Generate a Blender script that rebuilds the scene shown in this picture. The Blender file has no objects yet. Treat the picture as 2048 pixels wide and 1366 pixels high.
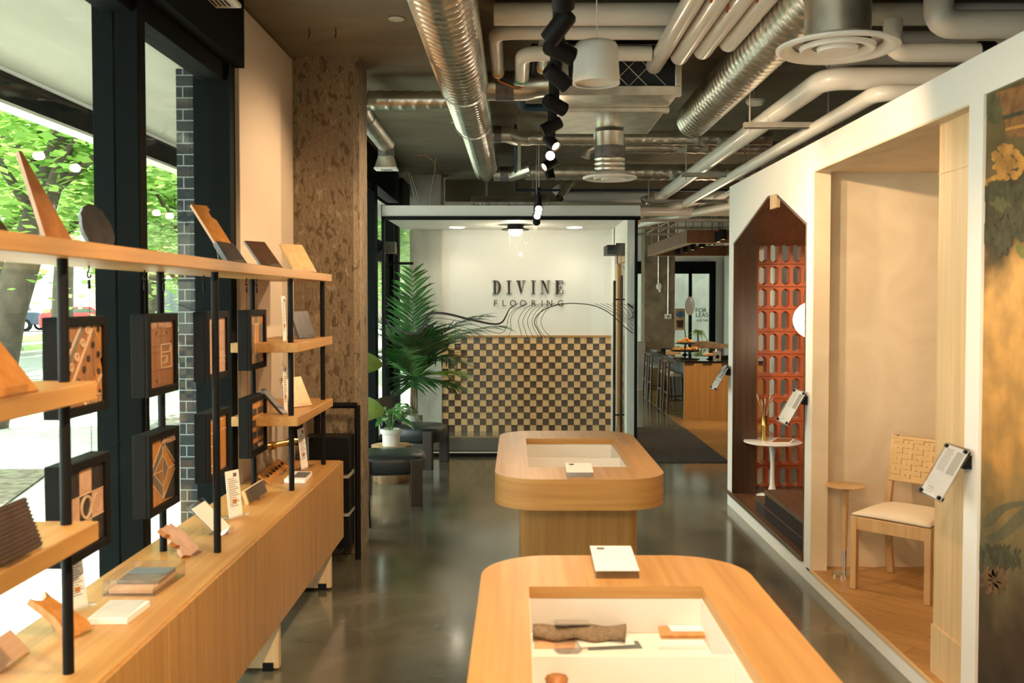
import bpy, bmesh, math, random
from mathutils import Vector, Matrix, Euler
random.seed(7)
R = math.radians
SC = bpy.context.scene
COL = SC.collection
# ---------------- camera, sky, sun, exposure ----------------
FPX, TH, CX, HZ, EYE = 1877.0, R(1.8), 1035.0, 599.0, 1.75
CY = HZ + FPX * math.tan(TH)
cd = bpy.data.cameras.new('camera'); cam = bpy.data.objects.new('camera', cd); COL.objects.link(cam)
cam.location = (0, 0, EYE); cam.rotation_euler = (math.pi/2 - TH, 0, 0)
cd.sensor_width = 36; cd.lens = FPX / 2048 * 36
cd.shift_x = -(CX - 1024) / 2048; cd.shift_y = -(683 - CY) / 2048
cd.clip_start = 0.05; cd.clip_end = 400
cd.dof.use_dof = True; cd.dof.focus_distance = 9.5; cd.dof.aperture_fstop = 4.5
SC.camera = cam
SC.view_settings.view_transform = 'Standard'; SC.view_settings.look = 'None'
SC.view_settings.gamma = 1; SC.view_settings.exposure = 0.9
try: SC.view_settings.use_curve_mapping = False
except Exception: pass
w = bpy.data.worlds.new('sky'); SC.world = w; w.use_nodes = True
bg = w.node_tree.nodes['Background']; bg.inputs[0].default_value = (0.92, 1.0, 0.95, 1); bg.inputs[1].default_value = 3.4
def light(name, kind, loc, energy, col, aim=None, size=.05, angle=60, blend=.6, parent=None):
    l = bpy.data.lights.new(name, kind); l.energy = energy; l.color = col
    if kind == 'SPOT': l.spot_size = R(angle); l.spot_blend = blend; l.shadow_soft_size = size
    elif kind == 'POINT': l.shadow_soft_size = size
    elif kind == 'AREA': l.size = size
    o = bpy.data.objects.new(name, l); COL.objects.link(o); o.location = loc
    if aim is not None: o.rotation_euler = (Vector(aim) - Vector(loc)).to_track_quat('-Z', 'Y').to_euler()
    if parent: o.parent = parent
    return o
sun = light('sun', 'SUN', (-10, 20, 30), 9.0, (1, .95, .84)); sun.rotation_euler = Vector((.22, -.5, -.84)).to_track_quat('-Z', 'Y').to_euler(); sun.data.angle = R(1)
WARM = (1.0, .69, .4); WARM2 = (1.0, .74, .48)
# ---------------- picture measuring helpers (points on real planes) ----------------
def ray(px, py):
    u = (px-CX)/FPX; v = -(py-CY)/FPX
    return Vector((u, math.cos(TH)+v*math.sin(TH), -math.sin(TH)+v*math.cos(TH)))
C0 = Vector((0, 0, EYE))
def onX(px, py, X): d = ray(px, py); return C0 + d*(X/d.x)
def onY(px, py, Y): d = ray(px, py); return C0 + d*(Y/d.y)
def onZ(px, py, Z): d = ray(px, py); return C0 + d*((Z-EYE)/d.z)
# ---------------- materials ----------------
def nm(name):
    m = bpy.data.materials.new(name); m.use_nodes = True
    return m, m.node_tree, m.node_tree.nodes['Principled BSDF']
def mat(name, col, rough=.5, metal=0, bump=0, bscale=40, trans=0, emit=None, es=0, coat=0, var=0, vscale=6, spec=.5):
    m, nt, p = nm(name); c = (*col, 1)
    p.inputs['Base Color'].default_value = c; p.inputs['Roughness'].default_value = rough; p.inputs['Metallic'].default_value = metal
    p.inputs['Coat Weight'].default_value = coat; p.inputs['Specular IOR Level'].default_value = spec
    if trans: p.inputs['Transmission Weight'].default_value = trans
    if emit: p.inputs['Emission Color'].default_value = (*emit, 1); p.inputs['Emission Strength'].default_value = es
    if bump or var:
        tc = nt.nodes.new('ShaderNodeTexCoord'); n = nt.nodes.new('ShaderNodeTexNoise'); n.inputs['Detail'].default_value = 5
        nt.links.new(tc.outputs['Object'], n.inputs['Vector'])
        if bump:
            n.inputs['Scale'].default_value = bscale
            b = nt.nodes.new('ShaderNodeBump'); b.inputs['Strength'].default_value = bump; b.inputs['Distance'].default_value = .01
            nt.links.new(n.outputs['Fac'], b.inputs['Height']); nt.links.new(b.outputs['Normal'], p.inputs['Normal'])
        if var:
            n2 = nt.nodes.new('ShaderNodeTexNoise'); n2.inputs['Scale'].default_value = vscale; n2.inputs['Detail'].default_value = 6
            nt.links.new(tc.outputs['Object'], n2.inputs['Vector'])
            r = nt.nodes.new('ShaderNodeValToRGB'); r.color_ramp.elements[0].position = .3; r.color_ramp.elements[1].position = .7
            r.color_ramp.elements[0].color = tuple(max(0, x*(1-var)) for x in col) + (1,); r.color_ramp.elements[1].color = tuple(min(1, x*(1+var)) for x in col) + (1,)
            nt.links.new(n2.outputs['Fac'], r.inputs['Fac']); nt.links.new(r.outputs['Color'], p.inputs['Base Color'])
    return m
def ramp_mat(name, scale, stops, rough=.4, bump=.05, coat=0, detail=6, noise=1.0, dist=0, bdist=.01, rvar=0):
    """noise stretched by `scale` (x,y,z) -> colour ramp"""
    m, nt, p = nm(name)
    tc = nt.nodes.new('ShaderNodeTexCoord'); mp = nt.nodes.new('ShaderNodeMapping'); mp.inputs['Scale'].default_value = scale
    n = nt.nodes.new('ShaderNodeTexNoise'); n.inputs['Scale'].default_value = noise; n.inputs['Detail'].default_value = detail; n.inputs['Distortion'].default_value = dist
    nt.links.new(tc.outputs['Object'], mp.inputs['Vector']); nt.links.new(mp.outputs['Vector'], n.inputs['Vector'])
    r = nt.nodes.new('ShaderNodeValToRGB'); e = r.color_ramp.elements
    while len(e) < len(stops): e.new(.5)
    for i, (pos, c) in enumerate(stops): e[i].position = pos; e[i].color = (*c, 1)
    nt.links.new(n.outputs['Fac'], r.inputs['Fac']); nt.links.new(r.outputs['Color'], p.inputs['Base Color'])
    p.inputs['Roughness'].default_value = rough; p.inputs['Coat Weight'].default_value = coat; p.inputs['Coat Roughness'].default_value = .1
    if bump:
        b = nt.nodes.new('ShaderNodeBump'); b.inputs['Strength'].default_value = bump; b.inputs['Distance'].default_value = bdist
        nt.links.new(n.outputs['Fac'], b.inputs['Height']); nt.links.new(b.outputs['Normal'], p.inputs['Normal'])
    if rvar:
        n3 = nt.nodes.new('ShaderNodeTexNoise'); n3.inputs['Scale'].default_value = 1.3; n3.inputs['Detail'].default_value = 8
        nt.links.new(tc.outputs['Object'], n3.inputs['Vector']); mr = nt.nodes.new('ShaderNodeMapRange')
        mr.inputs['To Min'].default_value = rough; mr.inputs['To Max'].default_value = rough + rvar
        nt.links.new(n3.outputs['Fac'], mr.inputs['Value']); nt.links.new(mr.outputs['Result'], p.inputs['Roughness'])
    return m
def wood(name, a, b, axis='z', rough=.38, dens=1.0):
    s = {'x': (1.2, 30, 30), 'y': (30, 1.2, 30), 'z': (30, 30, 1.2)}[axis]
    return ramp_mat(name, tuple(k*dens for k in s), [(.3, a), (.7, b)], rough, .04, 0, 7, 1.0, .4)
OAKa, OAKb = (.41, .2, .055), (.54, .3, .095)
M = {}
M['oak_z'] = wood('oak_vertical_grain', OAKa, OAKb, 'z'); M['oak_y'] = wood('oak_long_grain', OAKa, OAKb, 'y'); M['oak_x'] = wood('oak_cross_grain', OAKa, OAKb, 'x')
M['oak_apron'] = ramp_mat('oak_apron_grain', (1.5, 1.5, 55), [(.3, OAKa), (.7, OAKb)], .38, .03, 0, 6, 1.0, .2)
M['oak_pale'] = wood('pale_oak', (.6, .4, .2), (.74, .53, .3), 'z'); M['oak_pale_y'] = wood('pale_oak_long', (.58, .4, .22), (.72, .52, .3), 'y')
M['beech'] = wood('warm_beech', (.46, .28, .12), (.6, .39, .19), 'z'); M['maple'] = wood('maple_sample', (.62, .38, .17), (.76, .5, .25), 'z'); M['teak'] = wood('teak_sample', (.3, .11, .03), (.48, .2, .06), 'z')
M['walnut'] = wood('dark_walnut', (.05, .024, .012), (.1, .05, .026), 'z', .35); M['walnut_y'] = wood('dark_walnut_long', (.065, .032, .016), (.15, .08, .04), 'y', .35)
M['smoke'] = wood('smoked_board', (.035, .03, .03), (.07, .06, .055), 'z', .4)
M['peach'] = wood('peach_board', (.6, .34, .18), (.72, .45, .26), 'y')
M['black'] = mat('black_powder_coat', (.007, .007, .008), .5, spec=.15); M['frame'] = mat('window_frame_paint', (.006, .008, .008), .7, spec=.06)
M['shadowbox'] = mat('shadow_box_black', (.008, .008, .008), .6, bump=.05, spec=.1)
M['white'] = mat('white_paint', (.8, .78, .74), .6, bump=.03, bscale=120); M['wallL'] = mat('left_wall_warm_light_tint', (.64, .53, .41), .7, bump=.03, bscale=120)  # wallL: tan of warm light on the white left wall, put into its colour
M['gloss_white'] = mat('gloss_white', (.82, .81, .79), .2); M['paper'] = mat('paper_card', (.86, .84, .81), .6); M['ink'] = mat('grey_print', (.12, .11, .1), .7)
M['pipe'] = mat('white_pvc_jacket', (.74, .7, .63), .25, bump=.02, bscale=30, coat=.2)
M['galv'] = mat('galvanised_steel', (.74, .71, .64), .32, 1.0, var=.18, vscale=9); M['tape'] = mat('duct_tape', (.16, .15, .15), .4, .4, var=.3, vscale=20)
M['zinc'] = mat('zinc_strut', (.42, .39, .34), .5, .3, var=.2); M['brass'] = mat('brass', (.65, .42, .12), .25, 1.0); M['chrome'] = mat('chrome', (.75, .72, .68), .12, 1.0)
M['leather'] = mat('black_leather', (.018, .022, .024), .32, bump=.15, bscale=180, coat=.15); M['darkwood'] = wood('espresso_wood', (.02, .011, .008), (.04, .022, .015), 'z', .6)
M['linen'] = mat('cream_linen', (.7, .6, .47), .85, bump=.3, bscale=300); M['weave'] = mat('paper_cord', (.62, .42, .2), .75, bump=.3, bscale=200)
M['ceramic'] = mat('white_ceramic', (.85, .83, .79), .35); M['greypot'] = mat('speckled_pot', (.42, .4, .34), .8, var=.2, vscale=60)
M['soil'] = mat('wood_chip_mulch', (.25, .15, .07), .95, var=.5, vscale=60)
M['acoustic'] = mat('felt_grey', (.3, .28, .25), .9)
M['blue'] = mat('blue_steel_pipe', (.02, .05, .09), .45, .2); M['red'] = mat('red_plastic', (.5, .03, .02), .4); M['orange_tag'] = mat('orange_label', (.85, .4, .03), .5); M['green_tag'] = mat('green_label', (.02, .25, .08), .5)
M['copper'] = mat('copper', (.6, .27, .13), .35, 1.0)
M['terra'] = mat('terracotta_glaze', (.58, .13, .04), .45, var=.12, vscale=12)
M['rib'] = mat('dark_ribbed_panel', (.022, .014, .018), .5)
M['leaf'] = mat('houseplant_leaf', (.05, .2, .03), .35, coat=.1, var=.4, vscale=8); M['leaf_dark'] = mat('palm_leaf', (.03, .12, .03), .4, var=.45, vscale=14); M['leaf_lime'] = mat('lime_leaf', (.3, .48, .04), .45, var=.3)
M['fig'] = mat('fiddle_leaf', (.1, .15, .015), .35, var=.3, vscale=6); M['trunk'] = mat('palm_trunk', (.16, .1, .06), .9, bump=.5, bscale=30, var=.3)
M['glow'] = mat('lamp_glow', (1, .9, .8), .4, emit=(1, .8, .58), es=30); M['glow_soft'] = mat('lamp_glow_soft', (1, .9, .8), .4, emit=(1, .86, .68), es=9)
M['glow_globe'] = mat('frosted_globe', (1, .95, .88), .4, emit=(1, .86, .66), es=1.6)
M['glow_dim'] = mat('lamp_glow_dim', (1, .9, .8), .4, emit=(1, .62, .3), es=5)
M['floor'] = ramp_mat('polished_concrete', (1, 1, 1), [(.22, (.05, .048, .032)), (.42, (.1, .095, .066)), (.6, (.16, .148, .105)), (.8, (.26, .235, .175))], .09, .008, .5, 9, 1.15, 1.2, .02, .16)
M['conc'] = ramp_mat('board_marked_concrete', (1, 1, 1), [(.3, (.15, .11, .07)), (.55, (.24, .18, .115)), (.75, (.32, .25, .17))], .85, .5, 0, 9, 3.5, .8)
M['ceil'] = ramp_mat('ceiling_concrete', (.9, 2.2, 1), [(.3, (.15, .125, .085)), (.55, (.2, .17, .12)), (.78, (.25, .22, .16))], .9, .12, 0, 9, 1.0, .8)
M['colm'] = ramp_mat('mottled_concrete', (3, 3, 1.5), [(.38, (.14, .1, .06)), (.47, (.3, .23, .15)), (.56, (.22, .165, .105)), (.7, (.4, .32, .22))], .8, 1.0, 0, 12, 9, .45)
M['colg'] = ramp_mat('smooth_grey_concrete', (1, 1, .6), [(.3, (.42, .41, .36)), (.7, (.6, .59, .52))], .8, .2, 0, 9, 4, .5)
M['plaster'] = ramp_mat('warm_plaster', (1, 1, 1), [(.3, (.64, .52, .36)), (.7, (.74, .62, .45))], .75, .35, 0, 9, 2.5, 1.5)
M['mat'] = ramp_mat('entrance_mat', (40, 40, 40), [(.35, (.03, .024, .02)), (.65, (.11, .09, .072))], .95, .8, 0, 3, 3, 0)
M['rug'] = M['mat']
def glass(name, tint=(1, 1, 1), base=.04, k=.7, rough=0):
    """thin clear sheet: see-through, mirror-like towards grazing angles (same from both sides)"""
    m = bpy.data.materials.new(name); m.use_nodes = True; nt = m.node_tree; nt.nodes.clear()
    o = nt.nodes.new('ShaderNodeOutputMaterial'); mx = nt.nodes.new('ShaderNodeMixShader'); t = nt.nodes.new('ShaderNodeBsdfTransparent'); g = nt.nodes.new('ShaderNodeBsdfGlossy'); f = nt.nodes.new('ShaderNodeLayerWeight')
    t.inputs[0].default_value = (*tint, 1); g.inputs['Roughness'].default_value = rough; f.inputs['Blend'].default_value = .5
    p = nt.nodes.new('ShaderNodeMath'); p.operation = 'POWER'; p.inputs[1].default_value = 5
    a = nt.nodes.new('ShaderNodeMath'); a.operation = 'MULTIPLY_ADD'; a.inputs[1].default_value = k; a.inputs[2].default_value = base
    nt.links.new(f.outputs['Facing'], p.inputs[0]); nt.links.new(p.outputs[0], a.inputs[0]); nt.links.new(a.outputs[0], mx.inputs[0]); nt.links.new(t.outputs[0], mx.inputs[1]); nt.links.new(g.outputs[0], mx.inputs[2]); nt.links.new(mx.outputs[0], o.inputs[0])
    return m
M['glass'] = glass('window_glass', (.93, .98, .96)); M['clearglass'] = glass('entry_glass', (.97, .99, .98), .035, .7); M['acrylic'] = glass('clear_acrylic', (.96, .96, .97), .08, .8, .03)
def leafmat(name, a, b):
    m = bpy.data.materials.new(name); m.use_nodes = True; nt = m.node_tree; nt.nodes.clear()
    o = nt.nodes.new('ShaderNodeOutputMaterial'); mx = nt.nodes.new('ShaderNodeMixShader'); mx.inputs[0].default_value = .5
    d = nt.nodes.new('ShaderNodeBsdfDiffuse'); t = nt.nodes.new('ShaderNodeBsdfTranslucent')
    gi = nt.nodes.new('ShaderNodeNewGeometry'); r = nt.nodes.new('ShaderNodeValToRGB'); r.color_ramp.elements[0].color = (*a, 1); r.color_ramp.elements[1].color = (*b, 1)
    nt.links.new(gi.outputs['Random Per Island'], r.inputs[0]); nt.links.new(r.outputs[0], d.inputs[0]); nt.links.new(r.outputs[0], t.inputs[0])
    nt.links.new(d.outputs[0], mx.inputs[1]); nt.links.new(t.outputs[0], mx.inputs[2]); nt.links.new(mx.outputs[0], o.inputs[0])
    return m
M['tree_leaf'] = leafmat('tree_foliage', (.16, .34, .06), (.55, .74, .22)); M['tree_leaf2'] = leafmat('tree_foliage_light', (.32, .52, .14), (.75, .88, .45))
M['bark'] = mat('tree_bark', (.09, .07, .05), .95, bump=.8, bscale=25, var=.3)
def brickmat(name, c1, c2, mortar, sc=1.0, bw=.2, rh=.065, swap=False, ms=.012):
    m, nt, p = nm(name); tc = nt.nodes.new('ShaderNodeTexCoord'); mp = nt.nodes.new('ShaderNodeMapping')
    mp.inputs['Rotation'].default_value = (R(90), 0, 0) if not swap else (R(90), 0, R(90))
    sx = nt.nodes.new('ShaderNodeSeparateXYZ'); cb = nt.nodes.new('ShaderNodeCombineXYZ'); ad = nt.nodes.new('ShaderNodeMath'); ad.operation = 'ADD'
    nt.links.new(tc.outputs['Object'], sx.inputs[0]); nt.links.new(sx.outputs['X'], ad.inputs[0]); nt.links.new(sx.outputs['Y'], ad.inputs[1])
    nt.links.new(ad.outputs[0], cb.inputs['X']); nt.links.new(sx.outputs['Z'], cb.inputs['Y'])
    b = nt.nodes.new('ShaderNodeTexBrick'); b.inputs['Scale'].default_value = sc; b.inputs['Brick Width'].default_value = bw; b.inputs['Row Height'].default_value = rh; b.inputs['Mortar Size'].default_value = ms
    b.inputs['Color1'].default_value = (*c1, 1); b.inputs['Color2'].default_value = (*c2, 1); b.inputs['Mortar'].default_value = (*mortar, 1)
    nt.links.new(cb.outputs[0], b.inputs['Vector']); nt.links.new(b.outputs['Color'], p.inputs['Base Color']); p.inputs['Roughness'].default_value = .85
    return m
M['brick'] = brickmat('dark_brick', (.012, .018, .022), (.026, .03, .034), (.24, .27, .26), 1, .22, .067, ms=.0035); M['brick_far'] = brickmat('tan_brick', (.45, .33, .25), (.55, .42, .33), (.6, .55, .5), 1, .5, .2)
M['herring'] = brickmat('oak_plank_floor', (.36, .19, .07), (.46, .26, .1), (.2, .1, .04), 1, .9, .14, ms=.003)
# floor planks need XY layout
def plankfloor(name, c1, c2, m0, bw=.9, rh=.14, rot=0, rough=.35):
    m, nt, p = nm(name); tc = nt.nodes.new('ShaderNodeTexCoord'); mp = nt.nodes.new('ShaderNodeMapping'); mp.inputs['Rotation'].default_value = (0, 0, R(rot))
    b = nt.nodes.new('ShaderNodeTexBrick'); b.inputs['Scale'].default_value = 1; b.inputs['Brick Width'].default_value = bw; b.inputs['Row Height'].default_value = rh; b.inputs['Mortar Size'].default_value = .002
    b.inputs['Color1'].default_value = (*c1, 1); b.inputs['Color2'].default_value = (*c2, 1); b.inputs['Mortar'].default_value = (*m0, 1)
    n = nt.nodes.new('ShaderNodeTexNoise'); n.inputs['Scale'].default_value = 3; n.inputs['Detail'].default_value = 8; mp2 = nt.nodes.new('ShaderNodeMapping'); mp2.inputs['Scale'].default_value = (2, 14, 1)
    mix = nt.nodes.new('ShaderNodeMix'); mix.data_type = 'RGBA'; mix.blend_type = 'MULTIPLY'; mix.inputs[0].default_value = .5
    nt.links.new(tc.outputs['Object'], mp.inputs[0]); nt.links.new(mp.outputs[0], b.inputs['Vector']); nt.links.new(mp.outputs[0], mp2.inputs[0]); nt.links.new(mp2.outputs[0], n.inputs['Vector'])
    nt.links.new(b.outputs['Color'], mix.inputs[6]); nt.links.new(n.outputs['Fac'], mix.inputs[7]); nt.links.new(mix.outputs[2], p.inputs['Base Color']); p.inputs['Roughness'].default_value = rough
    return m
M['plank_oak'] = plankfloor('oak_plank_floor_flat', (.5, .25, .075), (.66, .36, .12), (.22, .1, .03), rot=45); M['plank_dark'] = plankfloor('walnut_plank_floor', (.13, .06, .03), (.2, .1, .05), (.03, .015, .01), rot=90)
M['plank_bar'] = plankfloor('bar_plank_floor', (.42, .22, .07), (.5, .28, .1), (.3, .15, .05), rot=0, rough=.25)
M['walk'] = ramp_mat('pale_pavement', (1, 1, 1), [(.3, (.4, .39, .36)), (.7, (.5, .49, .45))], .9, .1, 0, 8, 1.5, .3)
M['asphalt'] = mat('asphalt', (.2, .2, .2), .9, var=.2, vscale=30); M['grass'] = mat('mown_grass', (.12, .28, .04), .95, var=.4, vscale=3)
M['gravel'] = ramp_mat('gravel', (1, 1, 1), [(.35, (.1, .1, .1)), (.65, (.42, .4, .38))], .95, 1.0, 0, 3, 30, 0, .02)
M['bed'] = ramp_mat('planting_bed_soil', (1, 1, 1), [(.35, (.09, .07, .045)), (.6, (.2, .17, .11)), (.72, (.12, .25, .05))], .95, .8, 0, 8, 9, 0, .02)
M['soffit'] = ramp_mat('canopy_concrete', (1, .3, 1), [(.3, (.36, .36, .29)), (.7, (.46, .46, .38))], .9, .1, 0, 8, 1.6, .5)
# ---------------- mesh builder ----------------
class B:
    def __init__(s, mtx=None): s.bm = bmesh.new(); s.m = mtx or Matrix(); s.mi = 0
    def v(s, c): return s.bm.verts.new(s.m @ Vector(c))
    def f(s, vs):
        try: fc = s.bm.faces.new(vs); fc.material_index = s.mi; return fc
        except ValueError: return None
    def quad(s, pts): return s.f([s.v(p) for p in pts])
    def box(s, x0, y0, z0, x1, y1, z1):
        p = [s.v((x, y, z)) for x in (x0, x1) for y in (y0, y1) for z in (z0, z1)]
        for q in ((0,1,3,2),(4,6,7,5),(0,4,5,1),(2,3,7,6),(0,2,6,4),(1,5,7,3)): s.f([p[i] for i in q])
        return s
    def prism(s, pts, vec):
        vec = Vector(vec); a = [s.v(p) for p in pts]; b = [s.v(Vector(p)+vec) for p in pts]; n = len(pts)
        s.f(a[::-1]); s.f(b)
        for i in range(n): s.f([a[i], a[(i+1) % n], b[(i+1) % n], b[i]])
        return s
    def ring(s, c, ax, r, n, up=None):
        ax = Vector(ax).normalized(); u = ax.orthogonal().normalized() if up is None else up; w_ = ax.cross(u).normalized()
        return [s.v(Vector(c) + (u*math.cos(2*math.pi*i/n) + w_*math.sin(2*math.pi*i/n))*r) for i in range(n)]
    def skin(s, a, b):
        n = len(a)
        for i in range(n): s.f([a[i], a[(i+1) % n], b[(i+1) % n], b[i]])
    def cyl(s, p0, p1, r, r1=None, n=20, cap=True):
        p0, p1 = Vector(p0), Vector(p1); d = p1-p0; r1 = r if r1 is None else r1
        a = s.ring(p0, d, r, n); b = s.ring(p1, d, r1, n); s.skin(a, b)
        if cap: s.f(a[::-1]); s.f(b)
        return s
    def tube(s, pts, r, n=12, cap=True):
        pts = [Vector(p) for p in pts]; prev = None; up = None
        for i, p in enumerate(pts):
            d = (pts[min(i+1, len(pts)-1)] - pts[max(i-1, 0)]).normalized()
            up = d.orthogonal().normalized() if up is None else (up - d*up.dot(d)).normalized()
            rr = r[i] if isinstance(r, (list, tuple)) else r
            k = s.ring(p, d, rr, n, up)
            if prev: s.skin(prev, k)
            elif cap: s.f(k[::-1])
            prev = k
        if cap: s.f(prev)
        return s
    def lathe(s, prof, c=(0, 0, 0), n=28, ax=(0, 0, 1)):
        ax = Vector(ax).normalized(); c = Vector(c); prev = None; up = ax.orthogonal().normalized()
        for r, z in prof:
            k = s.ring(c+ax*z, ax, max(r, 1e-4), n, up)
            if prev: s.skin(prev, k)
            prev = k
        return s
    def ico(s, c, r, sub=2, sc=(1, 1, 1)):
        g = bmesh.ops.create_icosphere(s.bm, subdivisions=sub, radius=r)['verts']
        for v_ in g: v_.co = s.m @ (Vector((v_.co.x*sc[0], v_.co.y*sc[1], v_.co.z*sc[2])) + Vector(c))
        for fc in {f_ for v_ in g for f_ in v_.link_faces}: fc.material_index = s.mi
        return s
    def o(s, name, mats, parent=None, bevel=0, sharp=35, seg=2, solid=0):
        bmesh.ops.recalc_face_normals(s.bm, faces=s.bm.faces)
        me = bpy.data.meshes.new(name); s.bm.to_mesh(me); s.bm.free()
        for m_ in (mats if isinstance(mats, (list, tuple)) else [mats]): me.materials.append(M[m_] if isinstance(m_, str) else m_)
        if parent is not None and parent.get('_w'): me.transform(Matrix.Translation(-Vector(parent['_w'])))
        elif parent is not None and parent.parent is not None and parent.parent.get('_w'): me.transform(Matrix.Translation(-Vector(parent.parent['_w'])))
        me.shade_smooth(); me.set_sharp_from_angle(angle=R(sharp))
        ob = bpy.data.objects.new(name, me); COL.objects.link(ob)
        if parent is not None: ob.parent = parent
        if solid: md = ob.modifiers.new('thickness', 'SOLIDIFY'); md.thickness = solid
        if bevel: md = ob.modifiers.new('bevel', 'BEVEL'); md.width = bevel; md.segments = seg; md.limit_method = 'ANGLE'; md.angle_limit = R(40)
        return ob
def tag(o, label, cat, group=None, kind=None):
    o['label'] = label; o['category'] = cat
    if group: o['group'] = group
    if kind: o['kind'] = kind
    return o
def struct(o, label=None):
    o['kind'] = 'structure'
    if label: o['label'] = label
    return o
def thing(name, label, cat, loc=(0, 0, 0), group=None, world=True, rz=0):
    o = bpy.data.objects.new(name, None); COL.objects.link(o); o.location = loc; o.empty_display_size = .1
    o.rotation_euler.z = rz
    if world: o['_w'] = list(loc)
    return tag(o, label, cat, group)
def kids(o): return [c for c in list(bpy.data.objects) if c.parent == o]
def dup(root, loc=None, rz=None, label=None, rot=None):
    def cp(o, par):
        c = o.copy(); COL.objects.link(c); c.parent = par
        for k in tree[o.name]: cp(k, c)
        return c
    tree = {}
    def build(o):
        tree[o.name] = kids(o)
        for k in tree[o.name]: build(k)
    build(root)
    c = cp(root, None)
    if loc is not None: c.location = loc
    if rz is not None: c.rotation_euler.z = rz
    if rot is not None: c.rotation_euler = rot
    if label: c['label'] = label
    return c
def text(s_, size, mtx, name, m_, parent=None, ext=.002, align='CENTER', sx=1, space=1.0):
    cu = bpy.data.curves.new('lettering', 'FONT'); cu.body = s_; cu.size = size; cu.extrude = ext; cu.align_x = align; cu.align_y = 'CENTER'; cu.resolution_u = 3; cu.space_character = space
    t = bpy.data.objects.new('lettering', cu); COL.objects.link(t); dg = bpy.context.evaluated_depsgraph_get(); dg.update()
    me = bpy.data.meshes.new_from_object(t.evaluated_get(dg)); bpy.data.objects.remove(t); bpy.data.curves.remove(cu)
    me.transform(mtx @ Matrix.Diagonal((sx, 1, 1, 1)))
    if parent is not None and parent.get('_w'): me.transform(Matrix.Translation(-Vector(parent['_w'])))
    elif parent is not None and parent.parent is not None and parent.parent.get('_w'): me.transform(Matrix.Translation(-Vector(parent.parent['_w'])))
    me.materials.clear(); me.materials.append(M[m_] if isinstance(m_, str) else m_); me.name = name
    o = bpy.data.objects.new(name, me); COL.objects.link(o)
    if parent is not None: o.parent = parent
    return o
def basis(origin, xa, ya):
    xa = Vector(xa).normalized(); za = xa.cross(Vector(ya)).normalized(); ya = za.cross(xa)
    m = Matrix((xa, ya, za)).transposed().to_4x4(); m.translation = Vector(origin); return m
# ================= SETTING =================
CE = 3.40
struct(B().box(-1.72, -3, -.12, 9, 20.3, 0).o('floor', 'floor'))
struct(B().box(-1.72, -3, CE, 9, 20.3, CE+.2).o('ceiling', 'ceil'))
struct(B().box(-1, 13.0, 3.1, 9, 13.5, CE).o('ceiling_beam', 'ceil'), 'concrete beam crossing the ceiling beyond the glass vestibule')
struct(B().box(-1.72, -3.2, 0, 9, -3, CE).o('wall_back', 'white'))
struct(B().box(9, -3, 0, 9.2, 20.3, CE).o('wall_outer', 'white'))
# far wall with openings
b = B(); b.box(-1.72, 20.1, 2.55, 9, 20.3, CE); b.box(-1.72, 20.1, 0, 2.35, 20.3, 2.55); b.box(4.2, 20.1, 0, 9, 20.3, 2.55); b.o('wall_far', 'white')['kind'] = 'structure'
# left white wall panel and its pillar
b = B(); b.box(-1.6, 5.2, 0, -1.53, 6.43, CE-.02); struct(b.o('wall_left', 'wallL', bevel=.004))
b = B(); b.prism([(-1.7, 6.43, 0), (-1.12, 6.43, 0), (-1.085, 6.47, 0), (-1.085, 6.8, 0), (-1.7, 6.8, 0)], (0, 0, CE)); struct(b.o('concrete_pillar', 'colm', sharp=20), 'mottled board-marked concrete pillar at the end of the left white wall')
b = B(); b.box(-1.42, 12.4, 0, -1.0, 12.8, CE); struct(b.o('concrete_pillar', 'colg', bevel=.008), 'pale grey concrete pillar behind the palm in the vestibule')
b = B(); b.box(2.5, 18.5, 0, 3.1, 19.0, CE); struct(b.o('concrete_pillar', 'conc', bevel=.008), 'brown concrete pillar behind the bar with two conduits')
# ---- left facade windows
def window(idx, y0, y1, z1, label=None):
    r = thing('window_%d' % idx, label or 'black framed storefront window pane', 'window', (-1.66, (y0+y1)/2, 0)); r['kind'] = 'structure'; del r['category']
    b = B(); b.box(-1.665, y0, .02, -1.655, y1, z1); b.o('glass_pane', 'glass', r)
    b = B()
    b.box(-1.71, y0-.0, z1, -1.58, y1, z1+.09); b.box(-1.71, y0, 0, -1.58, y1, .05)
    b.o('window_frame', 'frame', r, bevel=.003); return r
HEAD = 2.93
mull = [-.6, 1.3, 3.93, 5.16]
window(1, -2.9, mull[0]-.04, HEAD); window(2, mull[0]+.04, mull[1]-.04, HEAD); window(3, mull[1]+.04, mull[2]-.04, HEAD); window(4, mull[2]+.04, mull[3]-.03, HEAD)
window(5, 6.8, 8.6, HEAD); window(6, 8.7, 10.3, HEAD); window(7, 12.8, 15.5, HEAD); window(8, 15.6, 20.0, HEAD)
for y in (*mull[:3], 8.65, 15.55):
    struct(B().box(-1.75, y-.04, 0, -1.56, y+.04, HEAD+.09).o('trim_1', 'frame', bevel=.003))
struct(B().box(-1.75, 5.1, 0, -1.555, 5.2, HEAD+.09).o('trim_2', 'frame'))
struct(B().box(-1.75, 10.3, 0, -1.56, 10.5, HEAD+.09).o('trim_3', 'frame'))
struct(B().box(-1.74, -3, HEAD+.06, -1.72, 20.1, CE+.2).o('trim_4', 'frame'))
struct(B().box(-1.74, -3, HEAD+.09, -1.5, 5.2, CE).o('trim_5', 'frame')); struct(B().box(-1.74, 6.8, HEAD+.09, -1.56, 12.4, CE).o('trim_6', 'frame')); struct(B().box(-1.74, 12.8, HEAD+.09, -1.56, 20.1, CE).o('trim_6', 'frame'))
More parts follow.
